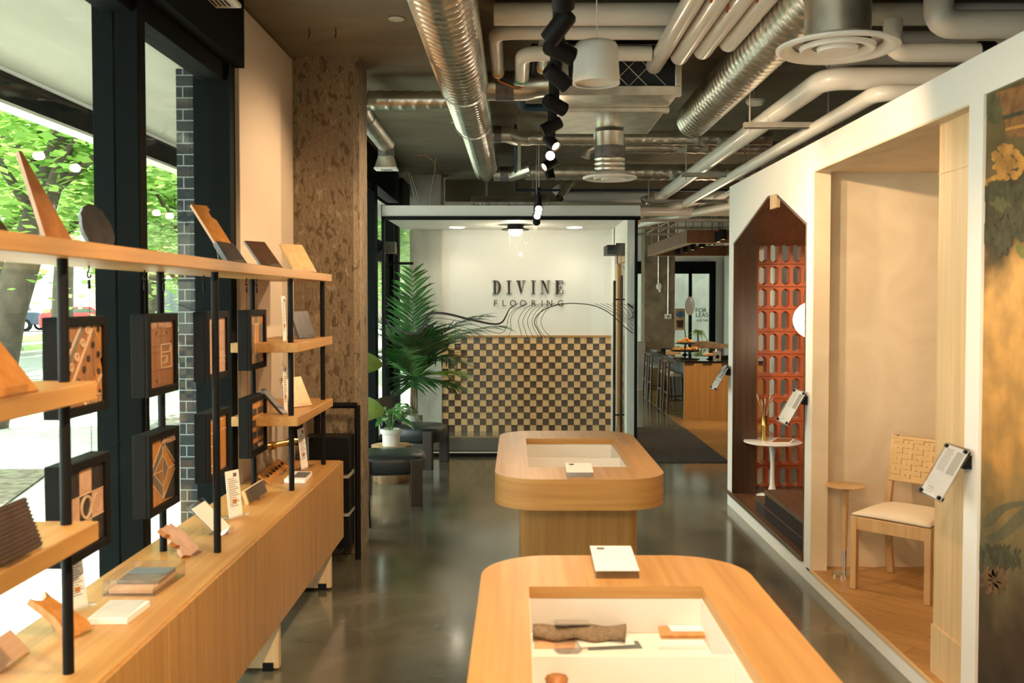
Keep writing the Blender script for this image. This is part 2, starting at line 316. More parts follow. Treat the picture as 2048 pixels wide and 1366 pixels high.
# vestibule street door on the left side
r = thing('door_1', 'black framed glass street door at the left of the vestibule', 'door', (-1.6, 11.4, 0)); r['kind'] = 'structure'; del r['category']
b = B(); b.box(-1.66, 10.5, 0, -1.6, 10.6, 2.3); b.box(-1.66, 11.6, 0, -1.6, 11.75, 2.3); b.box(-1.66, 10.5, 0, -1.6, 11.75, .12); b.box(-1.66, 10.5, 2.2, -1.6, 11.75, 2.32); b.box(-1.7, 12.2, 0, -1.55, 12.4, HEAD); b.box(-1.7, 11.75, 0, -1.55, 11.9, HEAD); b.box(-1.7, 10.5, 2.32, -1.55, 12.4, 2.42)
b.o('door_frame', 'frame', r); B().box(-1.635, 10.6, .12, -1.625, 12.2, 2.9).o('glass_pane', 'glass', r)
b = B(); b.box(-1.56, 10.75, 2.28, -1.4, 10.9, 2.41); b.o('door_closer', 'acoustic', r); b = B(); b.box(-1.5, 10.8, 2.15, -1.2, 10.83, 2.18); b.cyl((-1.5, 10.82, 2.16), (-1.5, 10.82, 2.3), .012); b.o('closer_arm', 'black', r)
# ---- right partition with niches
WX = 1.80
b = B(); T1 = 2.705
def seg(y0, y1, z0, z1, x1=WX+.1): b.box(WX, y0, z0, x1, y1, z1)
seg(7.84, 8.0, 0, T1); seg(5.73, 5.87, 0, T1); seg(3.65, 3.765, 0, T1, WX+.03); seg(-2, 1.2, 0, T1)
seg(5.87, 7.84, 0, .1); seg(3.765, 5.73, 0, .072); seg(1.2, 3.65, 0, .065)
seg(3.765, 5.73, 2.53, T1); seg(1.2, 3.65, 2.54, T1)
b.prism([(WX, 7.84, T1), (WX, 7.84, 2.22), (WX, 6.77, 2.493), (WX, 6.536, 2.481), (WX, 6.536, T1)], (.1, 0, 0)); b.prism([(WX, 6.536, T1), (WX, 6.536, 2.481), (WX, 5.87, 2.231), (WX, 5.87, T1)], (.1, 0, 0))
struct(b.o('wall_right', 'white'))
b = B(); b.box(WX+.1, -2, 2.62, 3.3, 8.0, T1); struct(b.o('wall_right_top', 'white')) # roof of the niche block
# niche 1 : dark wood
b = B(); b.box(WX+.001, 7.825, .1, 2.0, 7.839, 2.23); b.box(WX+.101, 7.839, .1, 2.0, 8.2, 2.6); b.box(WX+.1, 5.862, .1, WX+.12, 5.87, 2.3); b.box(3.2, 5.87, .1, 3.25, 8.2, 2.6)
struct(b.o('wall_niche', 'walnut'), 'dark walnut lining of the pointed niche')
b = B()
for (p, q) in (((7.84, 2.22), (6.77, 2.493)), ((6.77, 2.493), (6.536, 2.481)), ((6.536, 2.481), (5.87, 2.231))):
    b.prism([(WX-.002, p[0], p[1]), (WX-.002, q[0], q[1]), (WX-.002, q[0], q[1]-.018), (WX-.002, p[0], p[1]-.018)], (1.42, 0, 0))
b.box(WX-.002, 5.855, .1, WX+.6, 5.873, 2.231)
struct(b.o('ceiling_niche', 'walnut_y'), 'dark plank soffit of the pointed niche')
B().box(WX-.004, 6.53, 2.39, WX+.02, 6.70, 2.485).o('trim_7', 'oak_pale')['kind'] = 'structure'
struct(B().box(WX-.012, 5.87, .1, 3.25, 8.2, .125).o('floor_niche', 'plank_dark'), 'dark plank floor of the pointed niche')
b = B(); b.box(WX-.014, 5.9, .095, WX+.02, 7.9, .128); struct(b.o('trim_8', 'walnut_y', bevel=.004))
# niche 2 : plaster
b = B(); b.box(WX+.1, 5.8, .065, 3.25, 5.86, 2.62); b.box(3.2, 3.6, .065, 3.25, 5.8, 2.62); b.box(WX+.1, 3.6, .065, 3.25, 3.7, 2.62); struct(b.o('wall_plaster_niche', 'plaster'), 'warm trowelled plaster walls of the seating niche')
struct(B().box(WX+.001, 5.715, .085, WX+.1, 5.7295, 2.522).o('wall_plaster_reveal', 'plaster'), 'plastered reveal of the seating niche'); struct(B().box(WX+.001, 3.766, 2.522, WX+.1, 5.7295, 2.5295).o('ceiling_plaster_reveal', 'plaster'), 'plastered top reveal of the seating niche')
struct(B().box(WX+.1, 3.7, 2.53, 3.2, 5.8, 2.56).o('ceiling_plaster', 'plaster'), 'trowelled plaster soffit of the seating niche')
struct(B().box(WX+.0, 3.7, .072, 3.2, 5.8, .085).o('floor_oak', 'plank_oak'), 'angled oak plank floor of the seating niche'); struct(B().box(WX-.004, 3.765, .072, WX+.012, 5.73, .087).o('trim_9', 'oak_pale_y'))
b = B(); yy = onX(1893, 600, 1.9).y; b.box(1.86, 3.7, .075, 1.9, yy, 2.53); b.box(1.852, 3.7, .075, 1.86, yy+.004, .3); b.box(1.856, 3.7, 2.3, 1.86, yy+.002, 2.304); struct(b.o('trim_10', 'oak_pale'))
# niche 3 : mural
def mural():
    m, nt, p = nm('aged_mural_canvas'); p.inputs['Roughness'].default_value = .8
    tc = nt.nodes.new('ShaderNodeTexCoord'); sp = nt.nodes.new('ShaderNodeSeparateXYZ'); nt.links.new(tc.outputs['Object'], sp.inputs[0])
    n = nt.nodes.new('ShaderNodeTexNoise'); n.inputs['Scale'].default_value = 3.2; n.inputs['Detail'].default_value = 8; nt.links.new(tc.outputs['Object'], n.inputs['Vector'])
    mr = nt.nodes.new('ShaderNodeMath'); mr.operation = 'MULTIPLY_ADD'; mr.inputs[1].default_value = .22; nt.links.new(n.outputs['Fac'], mr.inputs[0])
    z = nt.nodes.new('ShaderNodeMath'); z.operation = 'MULTIPLY'; z.inputs[1].default_value = 1/2.6; nt.links.new(sp.outputs['Z'], z.inputs[0])
    nt.links.new(z.outputs[0], mr.inputs[2]); sb = nt.nodes.new('ShaderNodeMath'); sb.operation = 'SUBTRACT'; sb.inputs[1].default_value = .11; nt.links.new(mr.outputs[0], sb.inputs[0])
    r = nt.nodes.new('ShaderNodeValToRGB'); e = r.color_ramp.elements
    st = [(0, (.03, .02, .012)), (.2, (.05, .03, .012)), (.27, (.14, .11, .05)), (.34, (.2, .14, .05)), (.42, (.42, .22, .055)), (.52, (.55, .3, .085)), (.68, (.6, .35, .12)), (.74, (.09, .06, .02)), (.8, (.05, .045, .02)), (.86, (.14, .1, .035)), (1, (.1, .08, .03))]
    while len(e) < len(st): e.new(.5)
    for i, (q, c) in enumerate(st): e[i].position = q; e[i].color = (*c, 1)
    nt.links.new(sb.outputs[0], r.inputs[0])
    n2 = nt.nodes.new('ShaderNodeTexNoise'); n2.inputs['Scale'].default_value = 7; n2.inputs['Detail'].default_value = 10; nt.links.new(tc.outputs['Object'], n2.inputs['Vector'])
    r2 = nt.nodes.new('ShaderNodeValToRGB'); r2.color_ramp.elements[0].position = .35; r2.color_ramp.elements[0].color = (.65, .62, .55, 1); r2.color_ramp.elements[1].position = .65; r2.color_ramp.elements[1].color = (1.15, 1.05, .95, 1)
    nt.links.new(n2.outputs['Fac'], r2.inputs[0]); mx = nt.nodes.new('ShaderNodeMix'); mx.data_type = 'RGBA'; mx.blend_type = 'MULTIPLY'; mx.inputs[0].default_value = .9
    nt.links.new(r.outputs[0], mx.inputs[6]); nt.links.new(r2.outputs[0], mx.inputs[7]); nt.links.new(mx.outputs[2], p.inputs['Base Color'])
    return m
M['mural'] = mural(); M['mur_green'] = mat('mural_green_paint', (.1, .09, .035), .8, var=.4, vscale=14); M['mur_olive'] = mat('mural_olive_paint', (.2, .2, .05), .8, var=.3); M['mur_dark'] = mat('mural_dark_paint', (.055, .05, .022), .8, var=.4, vscale=30); M['mur_or'] = mat('mural_orange_paint', (.42, .2, .04), .8, var=.4, vscale=14); M['mur_cor'] = mat('mural_cornice_paint', (.22, .1, .03), .8, var=.4, vscale=20); M['mur_teal'] = mat('mural_teal_paint', (.1, .085, .04), .8, var=.3, vscale=10); M['mur_fl'] = mat('mural_flower_paint', (.13, .07, .025), .8, var=.4, vscale=20)
mu = thing('wall_mural', 'tall aged landscape mural in ochre and brown, filling the nearest niche', 'mural', (WX+.02, 2.5, .065))
B().box(WX+.012, 1.2, .065, WX+.03, 3.65, 2.54).o('canvas', 'mural', mu)
def flat(name, pts, mt, th=.0015, lay=1):
    q = [onX(px, py, WX+.012-.0005*lay) for px, py in pts]; b = B(); b.prism(q, (th*.3, 0, 0)); return b.o(name, mt, mu)
def smooth_pts(p):
    out = []
    for i in range(len(p)):
        a, c = Vector(p[i]), Vector(p[(i+1) % len(p)]); out += [tuple(a.lerp(c, .25)), tuple(a.lerp(c, .75))]
    return out
def blob(cx, cy, rx, ry, n=22, wob=.18, a=0):
    o_ = []
    for i in range(n):
        t = 2*math.pi*i/n; k = 1 + wob*math.sin(5*t+cx) + wob*.6*math.sin(9*t+cy); x = rx*k*math.cos(t); y = ry*k*math.sin(t); o_.append((cx+x*math.cos(R(a))-y*math.sin(R(a)), cy+x*math.sin(R(a))+y*math.cos(R(a))))
    return o_
flat('painted_cornice', [(1972, 190), (2046, 170), (2120, 140), (2120, 250), (2046, 272), (2013, 276), (2010, 245), (2004, 220)], 'mur_cor', lay=2)
flat('painted_cornice', [(2004, 232), (2120, 200), (2120, 208), (2006, 240)], 'mur_dark', lay=3); flat('painted_cornice', [(2011, 256), (2120, 232), (2120, 238), (2011, 262)], 'mur_or', lay=3)
def cluster(name, cx, cy, rx, ry, n, sz, mt, lay, seed=1, asp=1.6):
    rn = random.Random(seed); b = B()
    for _ in range(n):
        a = rn.uniform(0, 6.28); r_ = math.sqrt(rn.random()); q = blob(cx+rx*r_*math.cos(a), cy+ry*r_*math.sin(a), sz*rn.uniform(.7, 1.3), sz*asp*rn.uniform(.7, 1.3), 10, .05, rn.uniform(-35, 35)); b.prism([onX(px, py, WX+.012-.0005*lay-.00001*_) for px, py in q], (.0004, 0, 0))
    return b.o(name, mt, mu)
cluster('painted_tree', 2015, 325, 32, 34, 60, 6, 'mur_or', 2, 1, 1.1); flat('painted_tree', [(1966, 362), (2000, 345), (2002, 352), (1966, 378)], 'mur_or', lay=2)
cluster('painted_foliage', 1985, 215, 14, 30, 40, 6, 'mur_green', 2, 9, 1.2); cluster('painted_foliage', 2030, 400, 45, 26, 90, 6, 'mur_green', 3, 2, 1.2)
cluster('painted_foliage', 1972, 470, 9, 16, 16, 5, 'mur_dark', 4, 3); cluster('painted_foliage', 2003, 470, 18, 42, 50, 6, 'mur_dark', 4, 4); cluster('painted_foliage', 2035, 440, 22, 40, 50, 6, 'mur_dark', 4, 5); cluster('painted_foliage', 2010, 385, 50, 16, 60, 6, 'mur_dark', 4, 6)
cluster('painted_foliage', 2043, 500, 8, 12, 10, 5, 'mur_olive', 5, 7)
flat('painted_ribbon', smooth_pts([(1948, 1078), (1975, 1072), (2005, 1055), (2025, 1032), (2052, 1012), (2090, 990), (2090, 1022), (2052, 1040), (2015, 1075), (1978, 1094), (1947, 1098)]), 'mur_teal', lay=2)
flat('painted_ribbon', smooth_pts([(1960, 1050), (1980, 1022), (2010, 1005), (2060, 1000), (2060, 1010), (2015, 1017), (1995, 1038), (1975, 1058)]), 'mur_teal', lay=2)
for k in range(9):
    a = k*40; flat('painted_flower', blob(1988+15*math.cos(R(a)), 1160+19*math.sin(R(a)), 14, 7, 12, .03, a), 'mur_fl', lay=3)
cluster('painted_grass', 1990, 1118, 50, 20, 70, 3, 'mur_dark', 2, 8, 5)
# ---- vestibule
VY, VT = 10.42, 2.79
b = B(); b.box(-1.5, VY, 2.67, 1.36, 12.5, VT); struct(b.o('ceiling_vestibule', 'white'), 'white ceiling slab and fascia of the glass vestibule')
VB = 12.45
b = B(); b.box(-1.0, VB, 0, 1.34, VB+.15, 2.67); struct(b.o('wall_logo', 'white'), 'white wall behind the vestibule glass carrying the raised sign')
b = B(); b.box(1.24, 12.0, 0, 1.34, 12.45, 2.67); b.box(1.22, VY+.02, 0, 1.3, VY+.25, 2.67); b.box(1.24, VY+.2, 2.32, 1.34, 12.1, 2.67); struct(b.o('wall_vestibule_side', 'white'), 'white jambs beside the inner vestibule door')
b = B(); n_ = 27; mm = 15; sx = 2.25/n_; sz = 1.25/mm
for i in range(n_):
    for j in range(mm):
        lt = (i+j) % 2 == 0; x = -1.0+i*sx; z = j*sz; d = .012 if lt else .006; b.mi = 0 if lt else 1
        b.prism([(x+.001, VB-.001, z), (x+.001, VB-d-.012, z+.0), (x+.001, VB-d, z+sz-.003), (x+.001, VB-.001, z+sz-.003)], (sx-.002, 0, 0))
b.mi = 2; b.box(-1.0, VB-.03, 1.25, 1.25, VB, 1.275)
ck = b.o('checkered_wood_panel', ['maple', 'walnut', 'oak_x']); tag(ck, 'checkerboard wainscot of raised maple and walnut blocks behind the vestibule glass', 'wall panel')
# front glazing
g = thing('glass_partition', 'full height glass front of the vestibule with black top rail and curved line decals', 'glass partition', (0, VY, 0))
b = B(); b.box(-1.47, VY-.005, .03, -.09, VY+.005, 2.63); b.o('glass_panel', 'clearglass', g); b = B(); b.box(-.088, VY-.005, .03, 1.3, VY+.005, 2.63); b.o('glass_panel', 'clearglass', g)
b = B(); b.box(-1.5, VY-.02, 2.63, 1.36, VY+.02, 2.67); b.o('top_rail', 'black', g); B().box(-1.5, VY-.02, 0, 1.33, VY+.02, .035).o('bottom_rail', 'black', g); B().box(1.3, VY-.02, 0, 1.33, VY+.02, 2.65).o('side_post', 'black', g); B().box(-1.5, VY-.02, 0, -1.47, VY+.02, 2.65).o('side_post', 'black', g)
M['decal'] = mat('dark_vinyl', (.02, .012, .01), .5)
def smooth_path(p, k=8):
    out = []; p = [Vector((a[0], a[1], 0)) for a in p]
    for i in range(len(p)-1):
        p0, p1, p2, p3 = p[max(i-1, 0)], p[i], p[i+1], p[min(i+2, len(p)-1)]
        for j in range(k):
            t = j/k; out.append(.5*((2*p1)+(-p0+p2)*t+(2*p0-5*p1+4*p2-p3)*t*t+(-p0+3*p1-3*p2+p3)*t**3))
    out.append(p[-1]); return out
dec = B()
def line(p, w_):
    q = smooth_path(p); prev = None
    for i, a in enumerate(q):
        d = (q[min(i+1, len(q)-1)]-q[max(i-1, 0)]).normalized(); nrm = Vector((-d.y, d.x, 0)); ww = w_(i/len(q)) if callable(w_) else w_
        c1 = onY(a.x+nrm.x*ww/2, a.y+nrm.y*ww/2, VY-.0065); c2 = onY(a.x-nrm.x*ww/2, a.y-nrm.y*ww/2, VY-.0065); k = (dec.v(c1), dec.v(c2))
        if prev: dec.f([prev[0], prev[1], k[1], k[0]])
        prev = k
line([(783, 609), (770, 614), (768, 628), (780, 650), (800, 661), (825, 667), (842, 660), (850, 645), (857, 631), (872, 626), (900, 629), (940, 639), (985, 648), (1003, 645), (1012, 632), (1020, 617), (1036, 607)], lambda t: 1.5+3.5*math.sin(math.pi*min(1, t*1.02)))
line([(838, 668), (850, 655), (858, 642), (872, 636), (905, 640), (950, 650), (985, 664), (1005, 665), (1014, 650), (1018, 632), (1030, 618), (1055, 607)], 1)
line([(845, 673), (858, 655), (875, 648), (905, 650), (945, 660), (962, 674)], 1); line([(870, 674), (888, 660), (910, 657), (935, 664), (950, 674)], 1); line([(885, 674), (905, 667), (925, 667), (940, 674)], 1)
for k in range(7):
    x = k*9.5; line([(1062+x, 607), (1042+x*.95, 617), (1028+x*.95, 640), (1031+x, 660), (1035+x*1.25-3, 675)] if k else [(1055, 607), (1030, 622), (1021, 640), (1022, 660), (1016, 675)], 1)
line([(1084, 675), (1074, 657), (1069, 645), (1075, 630), (1095, 616), (1125, 608), (1155, 607), (1190, 612), (1220, 627), (1245, 650), (1266, 667)], 1.8)
for k in range(6): line([(1190+k*11, 607), (1210+k*10, 616), (1240+k*6, 634+k*1), (1266, 660-k*9)], 1)
line([(1255, 607), (1266, 616)], 3.5)
for k in range(3): line([(769, 645+k*8), (775, 655+k*8), (783, 663+k*8)], .8)
dec.o('line_decal', 'decal', g)
# inner door (right side, edge on)
r = thing('door_2', 'glass inner vestibule door with long black bar pulls and white closer arm', 'door', (1.29, 11.2, 0)); r['kind'] = 'structure'; del r['category']
b = B(); b.box(1.27, 10.75, .02, 1.32, 10.85, 2.3); b.box(1.27, 11.9, .02, 1.32, 12.0, 2.3); b.box(1.27, 10.75, .02, 1.32, 12.0, .12); b.box(1.27, 10.75, 2.2, 1.32, 12.0, 2.3); b.o('door_frame', 'oak_z', r); B().box(1.29, 10.85, .12, 1.3, 11.9, 2.2).o('glass_pane', 'clearglass', r)
for x in (1.12, 1.2):
    b = B(); p = onY(1229 if x < 1.15 else 1243, 620, 10.95); z0 = .18; z1 = 1.97 if x < 1.15 else 2.03; b.cyl((p.x, 10.95, z0), (p.x, 10.95, z1), .016, n=14)
    for z in (.4, 1.75): b.cyl((p.x, 10.95, z), (1.28, 10.95, z), .01, n=10)
    b.o('bar_pull', 'black', r)
b = B(); q = onY(1224, 490, 10.9); b.box(q.x-.06, 10.85, 2.27, 1.26, 11.3, 2.38); b.box(q.x+.04, 10.84, 2.26, 1.27, 10.86, 2.4); b.o('door_closer', 'black', r); B().tube([(1.2, 10.95, 2.27), (1.21, 10.95, 2.16), (1.25, 10.95, 2.1)], .008).o('closer_arm', 'zinc', r)
# sign letters DIVINE / FLOORING
M['bronze'] = mat('dark_bronze_letters', (.045, .03, .02), .3, .6)
sg = thing('raised_sign', 'raised dark bronze lettering DIVINE FLOORING on the white vestibule wall', 'sign', (.15, VB, 1.9))
zt = onY(1056, 561, VB-.02).z; zb = onY(1056, 588, VB-.02).z; hh = zt-zb
def letter(ch, x0, x1):
    b = B(); w_ = x1-x0; t = hh*.06; y = VB-.035; s_ = hh*.28
    P = lambda pts: b.prism([(x0+a*w_, y, zb+c*hh) for a, c in pts], (0, .02, 0))
    if ch == 'I': P([(.3, 0), (.7, 0), (.7, 1), (.3, 1)]); P([(0, 0), (1, 0), (1, .05), (0, .05)]); P([(0, .95), (1, .95), (1, 1), (0, 1)])
    if ch == 'D':
        P([(.15, 0), (.42, 0), (.42, 1), (.15, 1)]); P([(0, .95), (.5, .95), (.5, 1), (0, 1)]); P([(0, 0), (.5, 0), (.5, .05), (0, .05)])
        n = 14
        for k in range(n):
            a0 = -math.pi/2+math.pi*k/n; a1 = -math.pi/2+math.pi*(k+1)/n
            o1 = lambda a: (.45+.55*math.cos(a), .5+.5*math.sin(a)); i1 = lambda a: (.45+.26*math.cos(a), .5+.455*math.sin(a)); P([o1(a0), o1(a1), i1(a1), i1(a0)])
    if ch == 'V': P([(.05, 1), (.38, 1), (.62, .2), (.5, 0)]); P([(.85, 1), (.9, 1), (.55, 0), (.5, 0), (.53, .12)]); P([(-.05, .95), (.5, .95), (.5, 1), (-.05, 1)]); P([(.65, .95), (1.05, .95), (1.05, 1), (.65, 1)])
    if ch == 'N': P([(.12, 0), (.17, 0), (.17, 1), (.12, 1)]); P([(.1, 1), (.38, 1), (.9, 0), (.82, 0), (.78, .02)]); P([(.83, 0), (.88, 0), (.88, 1), (.83, 1)]); P([(-.05, .95), (.35, .95), (.35, 1), (-.05, 1)]); P([(-.05, 0), (.32, 0), (.32, .05), (-.05, .05)]); P([(.7, .95), (1.05, .95), (1.05, 1), (.7, 1)])
    if ch == 'E': P([(.12, 0), (.45, 0), (.45, 1), (.12, 1)]); P([(0, .95), (1, .95), (1, 1), (0, 1)]); P([(0, 0), (1, 0), (1, .05), (0, .05)]); P([(.9, .7), (1, .7), (1, 1), (.96, 1)]); P([(.9, .3), (1, .3), (1, 0), (.96, 0)]); P([(.4, .48), (.75, .48), (.75, .53), (.4, .53)]); P([(.72, .38), (.78, .38), (.78, .63), (.72, .63)])
    b.o('letter', 'bronze', sg)
X = lambda px: onY(px, 575, VB-.03).x
for ch, a, c in (('D', 985, 1002), ('I', 1013, 1023), ('V', 1033, 1050), ('I', 1062, 1071), ('N', 1081, 1099), ('E', 1110, 1126)): letter(ch, X(a), X(c))
zc = onY(1056, 607, VB-.03).z
for ch, a in zip('FLOORING', (991, 1008, 1026, 1046, 1067, 1084, 1099, 1121)): text(ch, .115, basis((X(a), VB-.03, zc), (1, 0, 0), (0, 0, 1)), 'letter', 'bronze', sg, .004)
# vestibule lights
for i, px in enumerate((914, 1149)):
    p = onY(px, 459, 12.0); p.z = 2.668; t = thing('recessed_light', 'slim recessed ceiling light %s in the vestibule' % ('on the left' if i == 0 else 'on the right'), 'light', p, 'recessed lights in the vestibule'); b = B(); b.lathe([(0, -.006), (.09, -.006), (.095, 0)], p); b.o('lens', 'glow_soft', t)
    light('recessed_lamp', 'SPOT', (p.x, p.y, 2.64), 13, (1, .84, .64), (p.x, p.y+.1, 0), .08, 130, 1)
p = onY(1031, 460, 11.6); t = thing('flush_ceiling_light', 'round flush ceiling light with frosted dome in the vestibule', 'light', (p.x, p.y, 2.67)); c = (p.x, p.y, 2.67)
B().lathe([(0, 0), (.1, 0), (.1, -.04), (.17, -.055), (.17, -.065), (.06, -.07)], c).o('base', 'black', t); B().lathe([(.09, -.065), (.085, -.1), (.05, -.13), (0, -.14)], c).o('dome', 'glow_soft', t); light('dome_lamp', 'POINT', (p.x, p.y, 2.48), 9, (1, .82, .6), size=.08)
t = thing('entrance_mat', 'dark grey carpet mat inside the vestibule', 'mat', (0, 11.2, 0)); B().box(-1.25, 10.75, 0, 1.1, 11.75, .012).o('pile', 'mat', t)
struct(B().box(-1.5, 10.44, 0, 1.22, 10.62, .02).o('trim_11', 'colg'))
mt = B().box(1.36, 10.02, 0, 2.27, 12.75, .012).o('entrance_mat', 'mat'); tag(mt, 'dark brown carpet mat on the floor right of the vestibule', 'mat')
struct(B().box(2.27, 10.0, -.002, 5, 20, .003).o('floor_bar', 'plank_bar'), 'honey oak plank floor in front of the bar')
# ================= LEFT DISPLAY WALL =================
CT = .735; CXF = -1.10; CXB = -1.525
cab = thing('display_cabinet', 'long low oak display cabinet on plank legs along the window wall', 'cabinet', (-1.3, 3.5, 0))
CY0, CY1 = .9, 5.90
b = B(); b.box(CXB, CY0, .25, CXF-.022, CY1, CT-.02); b.o('body', 'oak_z', cab, bevel=.002)
B().box(CXB, CY0, CT-.02, CXF-.014, CY1, CT).o('worktop', 'oak_y', cab, bevel=.0015)
ds = [CY0, 1.94, 2.93, 3.92, 4.91, CY1]
for a, c in zip(ds[:-1], ds[1:]): B().box(CXF-.022, a+.0015, .248, CXF, c-.0015, CT-.004).o('door', 'oak_z', cab, bevel=.0015)
for y in (1.94, 3.15, 4.37, 5.6):
    l = B().box(-1.47, y, .012, CXF-.024, y+.04, .25).o('leg', 'oak_pale', cab, bevel=.002); b = B(); b.box(-1.20, y-.006, 0, -1.15, y+.046, .04); b.box(-1.44, y-.006, 0, -1.39, y+.046, .04); b.o('foot_bracket', 'black', l)
ZT = 1.905; SX0, SX1 = -1.15, -1.50
def shelf(nm_, lab, y0, y1, z, th=.05): return tag(B().box(SX1, y0, z-th, SX0, y1, z).o(nm_, 'oak_y', bevel=.003), lab, 'shelf')
shelf('display_shelf', 'long top oak shelf running past all the black poles, hung with sample boxes', .8, 5.82, ZT, .045)
shelf('display_shelf', 'short upper middle oak shelf at the far end by the concrete pillar', 4.90, 5.83, 1.522)
shelf('display_shelf', 'short lower middle oak shelf at the far end by the concrete pillar', 4.90, 5.83, 1.135)
shelf('display_shelf', 'upper middle oak shelf at the near left, behind the nearest black pole', .9, 2.56, 1.528, .052)
shelf('display_shelf', 'lower middle oak shelf at the near left, holding the dark ribbed board', .9, 2.56, 1.142, .052)
for i, (x, y, lab) in enumerate([(-1.22, 2.52, 'nearest front black pole, full length at far left'), (-1.205, 3.74, 'second front black pole, before the diamond sample boxes'), (-1.2, 4.96, 'third front black pole, at the near edge of the far short shelves'), (-1.195, 5.75, 'last front black pole, against the concrete pillar'), (-1.43, 3.76, 'rear black pole standing beside the window mullion'), (-1.44, 5.1, 'rear black pole in front of the white wall edge')]):
    hasm = i in (2, 3)
    t = thing('shelf_pole', 'slim ' + lab, 'pole', (x, y, CT), 'black poles of the shelving')
    cuts = [CT, ZT-.045] if not hasm else [CT, 1.085, 1.135, 1.472, 1.522, ZT-.045]
    b = B()
    if i == 0: cuts = [CT, 1.09, 1.142, 1.476, 1.528, ZT-.045]
    for a, c in zip(cuts[0::2], cuts[1::2]): b.cyl((x, y, a), (x, y, c), .0145, n=16)
    b.o('tube', 'black', t)
# ---- hanging shadow boxes
FX = -1.36
M['p_red'] = wood('reddish_parquet', (.26, .1, .035), (.42, .19, .07), 'z', .3); M['p_org'] = wood('amber_parquet', (.45, .18, .04), (.6, .28, .08), 'z', .25); M['p_pink'] = wood('rosy_oak', (.5, .3, .2), (.6, .38, .26), 'y', .4); M['p_grey'] = wood('grey_oak', (.14, .11, .085), (.22, .18, .13), 'z', .4)
M['inlay'] = mat('pale_brass_inlay', (.75, .55, .36), .35, .3); M['p_dark'] = mat('ebonised_tile', (.035, .028, .026), .45, var=.3)
def sbox(y0, z0, lab, art, dy=.31, dz=.31):
    t = thing('sample_shadow_box', lab, 'sample box', (FX-.03, y0+dy/2, z0), 'sample shadow boxes hung under the top shelf')
    b = B(); fr = .03; y1, z1 = y0+dy, z0+dz
    b.box(FX-.066, y0, z0, FX-.014, y1, z1); b.box(FX-.014, y0, z0, FX, y0+fr, z1); b.box(FX-.014, y1-fr, z0, FX, y1, z1); b.box(FX-.014, y0+fr, z0, FX, y1-fr, z0+fr); b.box(FX-.014, y0+fr, z1-fr, FX, y1-fr, z1)
    b.o('case', 'shadowbox', t, bevel=.003)
    W = dy-2*fr; Hh = dz-2*fr; A = lambda u, v, d=0: Vector((FX-.0135+d, y0+fr+u*W, z0+fr+v*Hh))
    def poly(pts, mt, d=.001, name='inlay_panel'):
        q = [A(u, v) for u, v in pts]; return B().prism(q, (d, 0, 0)).o(name, mt, t)
    def strips(segs, w_, mt='inlay', d=.003, name='inlay_line'):
        b = B()
        for (u0, v0), (u1, v1) in segs:
            dv = Vector((u1-u0, v1-v0)); n = Vector((-dv.y, dv.x)).normalized()*w_/2
            b.prism([A(u0+n.x, v0+n.y), A(u1+n.x, v1+n.y), A(u1-n.x, v1-n.y), A(u0-n.x, v0-n.y)], (d, 0, 0))
        b.o(name, mt, t)
    def dots(pts, r, mt, d=.004, ring=False):
        b = B()
        for u, v in pts:
            c = A(u, v)
            if ring: b.lathe([(r*.6, 0), (r*.6, d), (r, d), (r, 0)], c, 14, (1, 0, 0))
            else: b.lathe([(r, 0), (r, d), (0, d)], c, 10, (1, 0, 0))
        b.o('stud_inlay', mt, t)
    art(poly, strips, dots, A, t)
    for yy in (y0+.06, y1-.06):
        b = B(); top = ZT-.045 if z0 > 1.3 else 1.386
        if z0 > 1.3:
            hk = [(FX-.035, yy, top)] + [(FX-.035+0*a, yy+.012*math.sin(R(a)), top-.028-.012*math.cos(R(a))) for a in range(180, 480, 30)]
            b.tube(hk, .0028, 8); b.cyl((FX-.035, yy, top-.075), (FX-.035, yy, top-.045), .005, n=8); b.cyl((FX-.035, yy, z1), (FX-.035, yy, top-.07), .0013, n=6)
            b.o('hook_and_cable', 'black', t)
        else: b.cyl((FX-.035, yy, z1), (FX-.035, yy, top), .0012, n=6); b.o('cable', 'black', t)
    return t
def art_swift(poly, st, dots, A, t):
    poly([(0, 0), (1, 0), (1, 1), (0, 1)], 'p_red'); poly([(.75, 1), (1, .45), (1, 1)], 'p_org', .002); poly([(.55, .0), (1, .6), (1, 0)], 'p_org', .002)
    poly([(.0, .35), (.55, 1), (.35, 1), (0, .6)], 'p_grey', .0015)
    st([((0, .55), (.42, 1)), ((.0, .08), (.78, 1)), ((.5, 0), (1, .35))], .045); st([((.75, 1), (1, .6)), ((1, .0), (.75, .45)), ((.75, .45), (.2, -.0)), ((.75, .45), (.75, 1))], .012, 'p_grey')
    dots([(.12, .78), (.08, .42), (.35, .3), (.5, .45), (.62, .58), (.75, .75), (.45, .12), (.7, .22), (.9, .4), (.9, .62), (.92, .12), (.9, .95), (.2, .15)], .011, 'p_dark'); dots([(.3, .62), (.46, .79), (.6, .95), (.15, .5)], .014, 'inlay', .005, True)
    text('SWIFT', .042, basis(A(.7, .05, .004), (0, 1, 0), (0, 0, 1)), 'lettering', 'inlay', t)
